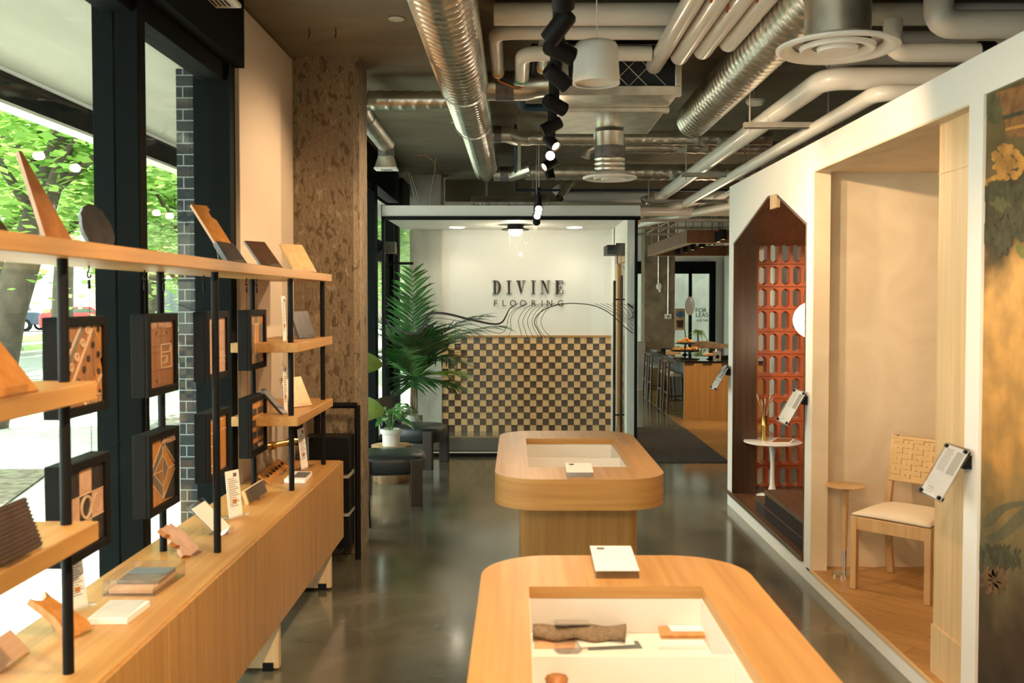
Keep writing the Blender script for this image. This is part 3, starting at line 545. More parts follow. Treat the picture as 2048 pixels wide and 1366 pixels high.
def art_grid(poly, st, dots, A, t):
    poly([(0, 0), (1, 0), (1, 1), (0, 1)], 'p_red')
    st([((0, .62), (1, .62)), ((.3, .77), (.7, .77)), ((.15, .52), (.5, .52)), ((.3, .03), (.7, .03)), ((0, .25), (1, .25))], .006, 'p_dark', .0015); st([((.35, .85), (.3, .8)), ((.7, .85), (.75, .8)), ((.1, .7), (.05, .6)), ((.9, .7), (.95, .6)), ((.3, .12), (.35, .06))], .03, 'p_dark', .0015, 'burn_mark')
    L = [((.5, .28), (.92, .28)), ((.92, .28), (.92, .64)), ((.5, .64), (.92, .64)), ((.5, .28), (.5, .64)), ((.5, .52), (.85, .52)), ((.5, .46), (.75, .46)), ((.75, .46), (.75, .36)), ((.5, .36), (.75, .36)), ((.62, .36), (.75, .46)), ((.85, .52), (.92, .64))]
    st(L, .02); st([((.58+.08*k, .29), (.58+.08*k, .36)) for k in range(4)], .02, 'p_org', .002)
    text('OFF THE GRID', .034, basis(A(.5, .93, .003), (0, 1, 0), (0, 0, 1)), 'lettering', 'p_pink', t, sx=.92)
def art_planks(poly, st, dots, A, t):
    poly([(0, 0), (1, 0), (1, 1), (0, 1)], 'p_pink'); st([((0, .28), (1, .28)), ((0, .18), (1, .18))], .016); st([((0, .72), (1, .72)), ((0, .6), (.6, .6)), ((.4, .42), (1, .42))], .006, 'p_grey', .0015)
    text('VIEW', .03, basis(A(.4, .9, .003), (0, 1, 0), (0, 0, 1)), 'lettering', 'paper', t)
def art_frame(poly, st, dots, A, t):
    for u in range(3):
        for v, (v0, v1) in enumerate(((0, .2), (.2, .82), (.82, 1))): poly([(u/3, v0), ((u+1)/3, v0), ((u+1)/3, v1), (u/3, v1)], 'p_grey' if (u+v) % 2 and not (u == 1 and v == 1) or (v == 1 and u != 1) else 'p_org')
    st([((.3, .2), (.66, .2)), ((.3, .82), (.66, .82)), ((.32, .22), (.42, .3)), ((.42, .3), (.42, .7)), ((.42, .7), (.32, .8))], .02)
    dots([(.93, .05)], .008, 'inlay')
def art_circle(poly, st, dots, A, t):
    for u in range(3):
        for v in range(3): poly([(u/3, v/3), ((u+1)/3, v/3), ((u+1)/3, (v+1)/3), (u/3, (v+1)/3)], 'p_dark' if (u+v) % 2 == 0 else 'p_pink')
    for u in range(3):
        for v in range(3):
            if (u, v) != (1, 1): b = B(); b.lathe([(.028, .001), (.028, .0025), (.031, .0025), (.031, .001)], A(u/3+1/6, v/3+1/6), 20, (1, 0, 0)); b.o('carved_ring', 'p_dark' if (u+v) % 2 == 0 else 'peach', t)
    b = B(); b.lathe([(.03, 0), (.03, .006), (.038, .006), (.038, 0)], A(.5, .5), 26, (1, 0, 0)); b.o('ring_inlay', 'inlay', t); st([((0, .667), (1, .667)), ((0, .333), (1, .333))], .012)
def art_angles(poly, st, dots, A, t):
    poly([(0, 0), (1, 0), (1, 1), (0, 1)], 'p_org'); poly([(0, .5), (.5, .95), (.5, .5)], 'p_grey', .002); poly([(1, .5), (.5, .95), (1, 1)], 'p_dark', .002); poly([(0, .5), (.5, .05), (.5, .5)], 'p_grey', .002); poly([(.5, .05), (1, .5), (1, 0)], 'p_dark', .0022); poly([(.5, .28), (.5, .72), (.2, .5)], 'p_red', .0025); poly([(.5, .28), (.5, .72), (.75, .5)], 'p_grey', .0025)
    st([((0, .52), (.5, .95)), ((.5, .95), (1, .55)), ((0, .4), (.5, .05)), ((.5, .05), (1, .45)), ((.15, .5), (.5, .75)), ((.5, .75), (.72, .5)), ((.72, .5), (.5, .25)), ((.5, .25), (.15, .5)), ((0, .5), (.5, .5)), ((.72, .5), (1, .5)), ((.5, .05), (.5, .95))], .018)
    poly([(.45, .88), (1, .88), (1, 1), (.45, 1)], 'p_dark', .0028); text('ANGLES', .036, basis(A(.75, .94, .004), (0, 1, 0), (0, 0, 1)), 'lettering', 'p_pink', t)
def art_panels(poly, st, dots, A, t):
    poly([(0, 0), (1, 0), (1, 1), (0, 1)], 'p_org'); st([((0, .93), (.8, .93)), ((0, .73), (.25, .73)), ((.4, .73), (1, .73)), ((0, .5), (.6, .5)), ((0, .15), (.3, .15))], .012); st([((.3, 0), (.3, 1)), ((.65, 0), (.65, 1)), ((0, .28), (1, .28))], .008, 'p_red', .0015)
def art_weave(poly, st, dots, A, t):
    poly([(0, 0), (1, 0), (1, 1), (0, 1)], 'p_org')
    for k in range(4):
        v = .8-.24*k
        for u0, u1 in ((0, .45), (.55, 1)):
            if v > 0: poly([(u0, v-.08), (u1, v-.08), (u1, v+.06), (u0, v+.06)], 'p_dark', .003)
    poly([(0, 0), (1, 0), (1, .12), (0, .12)], 'p_dark', .0035); text('WEAVE', .028, basis(A(.7, .06, .005), (0, 1, 0), (0, 0, 1)), 'lettering', 'p_pink', t)
ZU, ZL = 1.386, .935
arts = [('studded parquet and the word SWIFT', art_swift), ('reddish boards and the words OFF THE GRID', art_grid), ('plain rosy planks', art_planks), ('amber blocks around a tall framed strip', art_frame), ('checkered black and blond tiles with a ring', art_circle), ('diamond inlay and the word ANGLES', art_angles), ('plain amber panels', art_panels), ('dark bricks woven over orange boards', art_weave)]
for i, (d_, f_) in enumerate(arts):
    y0 = (2.81, 3.455, 4.12, 4.775)[i % 4]; sbox(y0, ZU if i < 4 else ZL, '%s black shadow box showing %s' % ('upper' if i < 4 else 'lower', d_), f_)
# ---- leaning samples on clear easels
def easel(t, BL, e, n, up, w_, L):
    """clear folded stand: base strip, lip and back plate under a board"""
    b = B(); k = min(w_*.5, .1); c = BL+e*(w_/2)
    f0 = c-e*k/2; lip = n*-.022
    b.prism([f0+lip, f0+lip+Vector((0, 0, .022)), f0+lip+Vector((0, 0, .022))+n*.003, f0+lip+n*.003+Vector((0, 0, .003)), f0+n*.06+Vector((0, 0, .003)), f0+n*.06], e*k)
    q = f0+n*.012; tp = q+up*min(L*.55, .16); b.prism([q, q+n*.003, tp+n*.003, tp], e*k); b.prism([tp, tp+n*.003, f0+n*.09+Vector((0, 0, .001)), f0+n*.085+Vector((0, 0, .001))], e*k)
    b.o('easel_stand', 'acrylic', t)
def board(nm_, lab, blx, brx, tl, Y0, z, mt, alpha=30, th=.014, shape=None, w_=None, group='wood samples leaning on clear stands', cat='sample board', art=None, stand=True, side=None, lift=.004):
    k = (blx-CX)/FPX; BL = Vector((k*Y0*1.0, Y0, z+lift)); e = Vector((math.sin(R(alpha)), math.cos(R(alpha)), 0)); n = Vector((-e.y, e.x, 0))
    if w_ is None: k2 = (brx-CX)/FPX; w_ = (k2*Y0-BL.x)/(e.x-k2*e.y)
    d = ray(*tl); s_ = (BL-C0).dot(e)/d.dot(e); P = C0+d*s_; u = P-BL; L = u.length; u.normalize()
    if u.dot(n) < 0: u = (Vector((0, 0, 1))+n*.5).normalized()
    t = thing(nm_, lab, cat, BL+e*w_/2, group)
    nn = e.cross(u).normalized();
    if nn.dot(n) > 0: nn = -nn
    sh = shape or [(0, 0), (1, 0), (1, 1), (0, 1)]
    b = B(); q = [BL+e*(a*w_)+u*(c*L)-nn*0 for a, c in sh]; b.prism(q, nn*-th)
    body = b.o('board', mt, t, bevel=.001)
    if side: pass
    if stand: easel(t, BL, e, n, u, w_, L)
    if art: art(t, lambda a, c, h=0: BL+e*(a*w_)+u*(c*L)+nn*h, nn, e, u, w_, L)
    return t
Z1 = ZT
board('wood_sample', 'small pale maple sample board last on the top shelf', 590, 634, (560, 487), 5.25, Z1, 'maple', 35)
board('wood_sample', 'dark brown sample board on the top shelf between the maple board and the notched paddle', 528, 568, (489, 481), 4.75, Z1, 'walnut', 32)
board('wood_sample', 'tall notched honey wood paddle with a charcoal foot on the top shelf', 459, 491, (382.5, 408), 4.25, Z1, 'teak' if 0 else 'p_org', 30, shape=[(0, 0), (1, 0), (1, .75), (.8, .8), (.82, .9), (1, .93), (.95, 1.0), (0, 1)], art=lambda t, A, nn, e, u, w_, L: B().prism([A(-.04, -.02, .012), A(1.1, -.02, .012), A(1.0, .33, .012), A(-.04, .36, .012)], nn*-.03).o('foot_block', 'smoke', t, bevel=.004))
disc = [(.5+.5*math.cos(R(a)), .5+.5*math.sin(R(a))) for a in range(0, 360, 12)]
disc = [(u_+(.03*math.sin(u_*40)), v_) for u_, v_ in disc]
board('wood_sample', 'dark round bark edged disc on the top shelf beside the window mullion', 183, 242, (150, 405), 3.3, Z1, 'smoke', 32, .02, disc)
board('wood_sample', 'tall tapering teak board on the top shelf, near left', 101, 158, (37, 301), 2.92, Z1, 'teak', 30, .02, [(0, 0), (1, 0), (.12, 1), (0, 1)])
board('wood_sample', 'dark tapering board on the top shelf at the left edge', -22, 40, (-75, 350), 2.6, Z1, 'walnut', 30, .02, [(0, 0), (1, 0), (.12, 1), (0, 1)])
board('wood_sample', 'blank orange sample board on the near upper middle shelf', -60, 76, (-150, 690), 1.98, 1.528, 'p_org', 0, .012)
def ribs(t, A, nn, e, u, w_, L):
    b = B()
    for k in range(12): v = .04+.08*k; b.prism([A(0, v, .001), A(1, v, .001), A(1, v+.05, .001), A(0, v+.05, .001)], nn*.002)
    b.o('ribs', 'walnut', t)
board('wood_sample', 'dark ribbed board with pale edge on the near lower middle shelf', -60, 78, (-90, 1050), 2.0, 1.142, 'p_dark', 0, .01, art=ribs)
board('wood_sample', 'charcoal sample board on the far upper middle shelf', 599, 632, (581, 623), 5.4, 1.522, 'smoke', 12)
board('wood_sample', 'blond sample board on the far lower middle shelf', 581, 623, (560, 756), 5.3, 1.135, 'maple', 38)
board('wood_sample', 'narrow charcoal sample board on the far lower middle shelf', 564, 574, (521, 778), 5.0, 1.135, 'smoke', 15)
def dots6(t, A, nn, e, u, w_, L):
    b = B()
    for k in range(6):
        c = A(.12+.152*k, .5, .001); b.lathe([(.009, 0), (.009, .006), (.004, .009), (0, .009)], c, 12, nn)
    b.o('magnet_dots', 'black', t)
board('wood_sample', 'honey wood strip with six black dots on the cabinet top', 539, 576, (518, 950), 5.15, CT, 'p_org', -3, .012, art=dots6)
def slits(t, A, nn, e, u, w_, L):
    b = B()
    for k in range(9): v = .06+.105*k; b.prism([A(.04, v, .001), A(.97, v, .001), A(.97, v+.055, .001), A(.04, v+.055, .001)], nn*.004)
    b.o('dark_slats', 'smoke', t)
board('wood_sample', 'slatted blue grey acoustic sample on the cabinet top', 494, 532, (488, 982), 4.6, CT, 'maple', 2, .016, art=slits)
board('info_card', 'blank milky card in a clear easel on the cabinet top beside the second pole', 432, 461, (374, 1014), 3.95, CT, 'acrylic', 1, .006, art=lambda t, A, nn, e, u, w_, L: B().prism([A(.08, .05, .0), A(.92, .05, .0), A(.92, .9, .0), A(.08, .9, .0)], nn*.002).o('card', 'paper', t), cat='card', group='cards on the cabinet top')
scroll = [(.0, .1), (.25, 0), (.6, .02), (.85, .0), (1, .18), (.93, .4), (.98, .6), (.8, .8), (.72, .98), (.55, .92), (.5, 1.0), (.28, .95), (.02, .98), (.08, .78), (.2, .7), (.0, .55), (.08, .42), (.22, .36), (.05, .24)]
board('wood_sample', 'scroll cut walnut piece on a clear stand on the cabinet top', 368, 398, (318, 1056), 3.64, CT, 'teak', 6, .02, scroll)
curve = [(0, .0), (.9, 0), (1, .15), (.9, .4), (.75, .62), (.62, .86), (.6, 1.02), (.48, .9), (.3, .86), (.12, .9), (.0, .98), (.06, .82), (.12, .66), (.18, .45), (.1, .2)]
board('wood_sample', 'large curved light wood offcut behind the nearest pole', 128, 182, (58, 1195), 2.76, CT, 'p_org', 18, .025, curve)
board('info_card', 'peach coloured card lying back at the bottom left corner of the cabinet', -40, 50, (-70, 1318), 2.45, CT, 'peach', 0, .006, cat='card', group='cards on the cabinet top')
def lines(t, A, nn, e, u, w_, L, n=14, pic=True):
    b = B()
    for k in range(n): v = .82-.045*k; b.prism([A(.15, v, .0005), A(.15+.6+.12*((k*7) % 3-1), v, .0005), A(.15+.6+.12*((k*7) % 3-1), v+.012, .0005), A(.15, v+.012, .0005)], nn*.0006)
    b.o('printed_lines', 'ink', t)
    if pic: B().prism([A(.55, .86, .0005), A(.8, .86, .0005), A(.8, .94, .0005), A(.55, .94, .0005)], nn*.0008).o('printed_picture', 'ink', t); B().prism([A(.35, .3, .0005), A(.65, .3, .0005), A(.65, .38, .0005), A(.35, .38, .0005)], nn*.001).o('printed_swatch', 'p_org', t)
cardbase = lambda t, A, nn, e, u, w_, L: (lines(t, A, nn, e, u, w_, L), B().prism([A(-.2, 0, -.03), A(1.2, 0, -.03), A(1.2, 0, .03), A(-.2, 0, .03)], (0, 0, .008)).o('clear_foot', 'acrylic', t, bevel=.003))
board('info_card', 'tall white printed card standing beside the slatted sample', 455, 482, (450, 944), 4.28, CT, 'paper', 28, .003, art=cardbase, cat='card', group='cards on the cabinet top', stand=False, lift=.009)
board('info_card', 'tall white printed card standing at the far end by the last pole', 601, 614, (595, 859), 5.52, CT, 'paper', 8, .003, art=cardbase, cat='card', group='cards on the cabinet top', stand=False, lift=.009)
board('info_card', 'tall white printed card half hidden behind the nearest pole', 133, 168, (128, 1110), 3.0, CT, 'paper', 28, .003, art=cardbase, cat='card', group='cards on the cabinet top', stand=False, lift=.009)
board('info_card', 'narrow white printed card standing on the far upper middle shelf', 566, 573, (563, 592), 5.05, 1.522, 'paper', 20, .003, art=lines, cat='card', group='cards on the cabinet top', stand=False)
board('info_card', 'narrow white printed card standing on the far lower middle shelf', 567, 574, (566, 733), 5.05, 1.135, 'paper', 20, .003, art=lines, cat='card', group='cards on the cabinet top', stand=False)
def slab(nm_, lab, cat, corners, z, h, mats, group=None, top=None, topm='ink'):
    q = [onZ(px, py, z) for px, py in corners]; c = sum(q, Vector())/4; t = thing(nm_, lab, cat, c, group)
    b = B(); b.prism([p+Vector((0, 0, .0005)) for p in q], (0, 0, h)); b.o('stack', mats, t, bevel=.001)
    if top: b = B(); b.prism([q[0].lerp(q[2], .0)+(q[1]-q[0])*u+(q[3]-q[0])*v+Vector((0, 0, h+.0006)) for u, v in top], (0, 0, .001)); b.o('cover_print', topm, t)
    return t
slab('card_stack', 'stack of white cards with a photo cover near the far end of the cabinet', 'cards', [(568, 966), (610, 967), (624, 951), (586, 950)], CT, .022, 'paper', top=[(.3, .2), (.95, .2), (.95, .9), (.3, .9)])
slab('book', 'white paperback with grey green cover in front of the clear tray', 'book', [(175, 1250), (254, 1249), (300, 1214), (222, 1212)], CT, .02, 'paper', top=[(.03, .03), (.97, .03), (.97, .97), (.03, .97)], topm='colg')
# clear tray with samples
q = [onZ(*p, CT) for p in ((205, 1193), (309, 1193), (371, 1150), (268, 1150))]; t = thing('acrylic_tray', 'clear acrylic tray holding grey and wood samples on the cabinet top', 'tray', sum(q, Vector())/4)
b = B()
for i in range(4):
    a, c = q[i], q[(i+1) % 4]; d = (c-a).normalized(); n = Vector((-d.y, d.x, 0))*.004; b.prism([a, c, c+n, a+n], (0, 0, .055))
b.prism(q, (0, 0, .004)); b.o('tray', 'acrylic', t)
M['slate'] = mat('slate_sample', (.12, .14, .14), .6, var=.2)
def inset(a, b_, z, h, m_, lab):
    pts = [(a[0], a[1]), (b_[0], a[1]), (b_[0], b_[1]), (a[0], b_[1])]; r_ = [q[0]+(q[1]-q[0])*u+(q[3]-q[0])*v+Vector((0, 0, z)) for u, v in pts]; o_ = B().prism(r_, (0, 0, h)).o('sample_plank', m_, bevel=.001); tag(o_, lab, 'sample', 'flat samples in the clear tray')
inset((.08, .06), (.92, .94), .005, .014, 'peach', 'peach plank lowest in the clear tray'); inset((.08, .3), (.92, .6), .02, .012, 'p_grey', 'pale grey plank in the middle of the clear tray'); inset((.08, .62), (.9, .94), .02, .014, 'slate', 'slate coloured plank at the back of the clear tray')
# pipes, brass fitting and black rack by the pillar
t = thing('brass_valve', 'brass valve fitting on the white wall above the cabinet', 'valve', (-1.45, 5.6, .98)); p = onY(553, 888, 5.75); a_ = Vector((-1.53, 5.75, p.z))
B().cyl((-1.53, 5.62, p.z), (-1.38, 5.9, p.z), .018, n=14).cyl((-1.50, 5.68, p.z), (-1.485, 5.7, p.z), .026, n=14).cyl((-1.42, 5.82, p.z), (-1.40, 5.86, p.z), .026, n=14).o('body', 'brass', t)
B().cyl((-1.39, 5.92, p.z-.03), (-1.39, 5.92, p.z+.25), .03, n=14).o('stand_pipe', 'black', t); B().cyl((-1.35, 5.9, p.z-.12), (-1.35, 5.9, p.z+.02), .032, n=14).o('filter_bottle', 'slate', t)
t = thing('black_pipe_rack', 'black steel pipe rack with dark panels in front of the concrete pillar', 'rack', (-1.25, 6.2, 0))
B().tube([(-1.075, 6.28, 0), (-1.075, 6.28, .5), (-1.075, 6.28, 1.04)], .02).o('upright', 'black', t); B().tube([(-1.075, 6.28, 1.04), (-1.5, 6.28, 1.04)], .02).o('top_rail', 'black', t); B().cyl((-1.35, 6.3, 0), (-1.35, 6.3, 1.0), .022).o('upright', 'black', t)
for z0, z1 in ((.62, .85), (.36, .58), (.12, .33)): B().box(-1.4, 6.1, z0, -1.1, 6.3, z1).o('panel', 'black', t, bevel=.004)
B().box(-1.42, 6.08, .585, -1.1, 6.32, .6).o('shelf', 'zinc', t); B().box(-1.42, 6.08, .335, -1.1, 6.32, .35).o('shelf', 'zinc', t)
# ================= DISPLAY TABLES =================
M['tray'] = mat('white_tray_laminate', (.78, .75, .7), .4)
def rrect(x0, x1, y0, y1, r, n=8):
    p = []
    for cx, cy, a0 in ((x1-r, y1-r, 0), (x0+r, y1-r, 90), (x0+r, y0+r, 180), (x1-r, y0+r, 270)):
        for k in range(n+1): a = R(a0+90*k/n); p.append((cx+r*math.cos(a), cy+r*math.sin(a)))
    return p
def display_table(lab, y0, y1, ix0, ix1, iy0, iy1, dividers):
    x0, x1 = -.112, .722; z0, z1 = .752, .9
    t = thing('display_table', lab, 'display table', ((x0+x1)/2, (y0+y1)/2, 0), None)
    out = rrect(x0, x1, y0, y1, .22, 10); b = B(); n = len(out)
    # radial bridging between outer loop and rectangular hole
    def hole(px, py):
        cx, cy = (ix0+ix1)/2, (iy0+iy1)/2
        return None
    seq = 11; cor = [(ix1, iy1), (ix0, iy1), (ix0, iy0), (ix1, iy0)]
    vo = [b.v((x, y, z1)) for x, y in out]; vi = [b.v((x, y, z1)) for x, y in cor]; lo = [b.v((x, y, z0)) for x, y in out]; li = [b.v((x, y, z1-.035)) for x, y in cor]
    for c in range(4):
        for k in range(seq-1): b.f([vo[c*seq+k], vo[c*seq+k+1], vi[c]])
        b.f([vo[c*seq+seq-1], vo[((c+1) % 4)*seq], vi[(c+1) % 4], vi[c]])
    b.mi = 1
    for i in range(n): b.f([lo[i], lo[(i+1) % n], vo[(i+1) % n], vo[i]])
    b.f(lo)
    for i in range(4): b.f([vi[i], vi[(i+1) % 4], li[(i+1) % 4], li[i]])
    b.o('top', ['oak_y', 'oak_apron'], t, sharp=50)
    b = B(); e = .003; d = .012
    for (a0, a1, c0, c1) in ((ix0-d, ix0+e, iy0-d, iy1+d), (ix1-e, ix1+d, iy0-d, iy1+d), (ix0-d, ix1+d, iy0-d, iy0+e), (ix0-d, ix1+d, iy1-e, iy1+d)): b.box(a0, c0, z0+.004, a1, c1, z1-.036)
    b.box(ix0-d, iy0-d, z0+.002, ix1+d, iy1+d, z0+.01); b.o('tray_lining', 'tray', t)
    for y in dividers: B().box(ix0+e, y-.006, z0+.01, ix1-e, y+.006, z1-.04).o('divider', 'tray', t)
    b = B(); b.prism([(x, y, 0) for x, y in rrect(.012, .598, y0+.2, y1-.2, .06, 8)], (0, 0, z0)); b.o('pedestal', 'oak_z', t, sharp=50)
    return t
i0 = onZ(1058, 1173, .9); i1 = onZ(1422, 1187, .9)
display_table('near oak display table with fabric and wood samples in its tray', 1.45, 3.095, i0.x, .545, 1.7, i0.y, [2.32, 2.0]); NY = i0.y; NX0 = i0.x
j0 = onZ(1052, 877, .9); j1 = onZ(1262, 934, .9)
display_table('far oak display table in the middle of the aisle', 4.41, 6.06, j0.x, j1.x, j1.y, j0.y, [(j0.y+j1.y)/2+.02])
TB = .762
def cardholder(lab, px, py0, px1, py1, z):
    a = onZ(px, py1, z); c = onZ(px1, py1, z); d = onZ(px, py0, z); w_ = c.x-a.x; L = .12; t = thing('card_holder', lab, 'card holder', (a.x+w_/2, a.y, z), 'clear card holders on the tables')
    y0 = a.y; y1 = d.y if d.y-a.y < .25 else a.y+.15
    b = B(); b.prism([(a.x, y0, z+.001), (a.x, y0, z+.022), (a.x, y1, z+.04), (a.x, y1, z+.001)], (w_, 0, 0)); b.o('clear_block', 'acrylic', t, bevel=.002)
    B().prism([(a.x, y0+.003, z+.0235), (a.x+w_, y0+.003, z+.0235), (a.x+w_, y1, z+.0415), (a.x, y1, z+.0415)], (0, 0, .002)).o('card', 'paper', t)
    B().box(a.x+w_*.15, y1-.035, z+.041, a.x+w_*.33, y1-.018, z+.0435).o('printed_logo', 'ink', t); return t
cardholder('small white card on a clear block on the near oak table', 1191, 1118, 1279, 1158, .9)
cardholder('small white card on a clear block on the far oak table', 1133, 934, 1187, 955, .9)
# tray contents
q = [onZ(*p, TB+.02) for p in ((1066, 1272), (1250, 1278), (1252, 1245), (1066, 1245))]
t = thing('fabric_swatch', 'frayed tan woven fabric swatch lying in the near tray', 'fabric', sum(q, Vector())/4); b = B(); n = 24; g_ = []
for i in range(n+1):
    u = i/n; row = []
    for v in range(6):
        vv = v/5; p = q[3].lerp(q[2], u).lerp(q[0].lerp(q[1], u), vv); p = p+Vector((0, .006*math.sin(u*17)*(1 if v in (0, 5) else .3), .004*math.sin(u*13+vv*2)+.004)); row.append(b.v(p))
    g_.append(row)
for i in range(n):
    for v in range(5): b.f([g_[i][v], g_[i+1][v], g_[i+1][v+1], g_[i][v+1]])
M['burlap'] = mat('tan_burlap', (.3, .22, .14), .95, bump=.8, bscale=400, var=.3, vscale=90)
b.o('cloth', 'burlap', t, solid=.012); c = sum(q, Vector())/4+Vector((-.02, .01, .022)); B().box(c.x-.05, c.y-.012, c.z-.008, c.x+.05, c.y+.014, c.z-.004).o('label_tag', 'felt' if 0 else 'acoustic', t)
def flatq(nm_, lab, cat, pts, z, h, m_, group=None):
    o_ = B().prism([onZ(*p, z) for p in pts], (0, 0, h)).o(nm_, m_, bevel=.001); return tag(o_, lab, cat, group)
flatq('paper_sample', 'brown paper sheet under the fabric swatch in the near tray', 'paper', [(1068, 1298), (1150, 1298), (1150, 1278), (1070, 1278)], TB, .003, 'peach'); flatq('paper_sample', 'cream paper sheet beside the fabric swatch in the near tray', 'paper', [(1160, 1296), (1270, 1290), (1262, 1276), (1150, 1278)], TB+.004, .003, 'paper'); flatq('paper_sample', 'dark folder sheet under the cream paper in the near tray', 'paper', [(1175, 1301), (1285, 1297), (1276, 1283), (1180, 1290)], TB, .003, 'slate')
wsb = thing('wood_sample', 'thick square oak plywood sample in the near tray', 'sample board', onZ(1370, 1265, TB)); qq = [onZ(*p, TB) for p in ((1322, 1284), (1436, 1284), (1424, 1254), (1312, 1252))]
B().prism(qq, (0, 0, .011)).o('ply', 'oak_pale_y', wsb, bevel=.001); B().prism([p+Vector((0, 0, .0115)) for p in qq], (0, 0, .009)).o('face_veneer', 'p_org', wsb, bevel=.001); B().prism([qq[0].lerp(qq[2], .2)+Vector((0, 0, .021)), qq[1].lerp(qq[3], .2)+Vector((0, 0, .021)), qq[2].lerp(qq[0], .15)+Vector((0, 0, .021)), qq[3].lerp(qq[1], .15)+Vector((0, 0, .021))], (0, 0, .003)).o('paper_label', 'paper', wsb)
flatq('wood_sample', 'thin white painted sample strip in the near tray', 'sample board', [(1318, 1299), (1412, 1299), (1408, 1287), (1318, 1287)], TB, .012, 'gloss_white')
p = onZ(1277, 1258, TB); t = thing('brass_pin', 'small upright brass pin in the near tray', 'pin', p); B().cyl(p, p+Vector((0, 0, .028)), .0018, n=8).cyl(p+Vector((.006, 0, .008)), p+Vector((.04, -.01, .001)), .0012, n=8).lathe([(0, 0), (.007, 0), (.007, .002), (0, .002)], p, 12).o('pin', 'brass', t)
p = onZ(1137, 1303, TB+.01); t = thing('glass_paperweight', 'round clear glass paperweight in the near tray', 'paperweight', (p.x, p.y, TB)); B().lathe([(0, 0), (.036, 0), (.04, .006), (.034, .018), (.018, .024), (0, .025)], (p.x, p.y+.03, TB), 24).o('dome', 'acrylic', t)
p = onZ(1113, 1366, TB+.03); t = thing('wooden_ornament', 'polished brown wooden knob in the nearest tray compartment', 'knob', (p.x, p.y, TB)); B().lathe([(.02, 0), (.02, .012), (.026, .03), (.03, .042), (.024, .052), (.01, .056), (0, .057)], (p.x, p.y, TB), 24).o('knob', 'teak', t)
for px, lab in ((1111, 'left black wooden dome in the far table tray'), (1133, 'right black wooden dome in the far table tray')):
    p = onZ(px, 936, TB+.02); t = thing('dome_object', lab, 'ornament', (p.x, p.y, TB), 'black domes in the far tray'); B().lathe([(.022, 0), (.022, .04), (.018, .055), (.009, .064), (0, .066)], (p.x, j1.y+.075, TB+.0), 20).o('dome', 'black', t)
p = onZ(1120, 905, .8); t = thing('cork_round', 'short tan cork cylinder in the far table tray', 'cork', (p.x, p.y, TB)); B().lathe([(0, 0), (.03, 0), (.03, .045), (0, .045)], (p.x, j0.y-.17, TB), 24).o('cork', 'oak_pale_y', t); B().lathe([(0, .0455), (.012, .0455), (.012, .047), (0, .047)], (p.x, j0.y-.17, TB), 12).o('cap', 'brass', t)
# ================= RIGHT NICHES =================
# breeze block screen
SY = 8.12; t = thing('breeze_block_screen', 'terracotta screen of tall hexagonal openings in the dark pointed niche', 'screen', (2.4, SY, .12))
pitch = .098; rowh = (onY(1500, 528.5, SY).z-onY(1500, 976, SY).z)/10; zb = onY(1500, 976, SY).z; x0 = onY(1491, 700, SY).x
b = B(); ncol = 11; D = .09
for r_ in range(11):
    z0 = zb+r_*rowh+.002; z1 = z0+rowh-.004
    for c_ in range(ncol):
        a = x0+c_*pitch; e = a+pitch; m_ = (a+e)/2; hw = pitch*.355; zt, zbb = z1-.014, z0+.014
        hexo = [(m_-hw, zbb+.022), (m_-hw*.25, zbb), (m_+hw*.25, zbb), (m_+hw, zbb+.022), (m_+hw, zt-.022), (m_+hw*.25, zt), (m_-hw*.25, zt), (m_-hw, zt-.022)]
        ou = [(a, z0), (m_-hw*.25, z0), (m_+hw*.25, z0), (e, z0), (e, z1), (m_+hw*.25, z1), (m_-hw*.25, z1), (a, z1)]
        for yy in (SY, SY+D):
            vo = [b.v((x, yy, z)) for x, z in ou]; vi = [b.v((x+(0 if yy == SY else (.006 if x < m_ else -.006)), yy, z)) for x, z in hexo]
            for k in range(8): b.f([vo[k], vo[(k+1) % 8], vi[(k+1) % 8], vi[k]])
            if yy == SY: f_i = vi; f_o = vo
        for k in range(8): b.f([f_i[k], f_i[(k+1) % 8], vi[(k+1) % 8], vi[k]])
        for k in (3, 7, 1, 5, 0, 2, 4, 6): b.f([f_o[k], f_o[(k+1) % 8], vo[(k+1) % 8], vo[k]])
    b.mi = 0
b.o('block_courses', 'terra', t, sharp=30)
b = B()
for r_ in range(12): b.box(x0, SY+.012, zb+r_*rowh-.003, x0+ncol*pitch, SY+D-.012, zb+r_*rowh+.003)
b.o('mortar_joints', 'p_dark', t)
# steps
t = thing('ribbed_steps', 'dark ribbed step block with walnut treads inside the pointed niche', 'steps', (2.2, 6.6, .125))
ya, yb = 7.2, 6.93
b = B(); b.box(1.842, 5.9, .127, 2.5, ya, .205)
for k in range(60): y = 5.905+k*(yb-5.905)/60; b.box(1.836, y, .127, 1.842, y+.01, .30)
b.box(1.842, 5.9, .205, 2.5, yb, .305); b.o('riser', 'rib', t)
B().box(1.832, yb-.0, .205, 2.52, ya+.01, .235).o('tread', 'walnut_y', t, bevel=.003); B().box(1.832, 5.9, .305, 2.52, yb+.01, .338).o('tread', 'walnut_y', t, bevel=.003); B().box(1.833, 5.9, .21, 1.8345, yb, .214).o('copper_strip', 'copper', t)
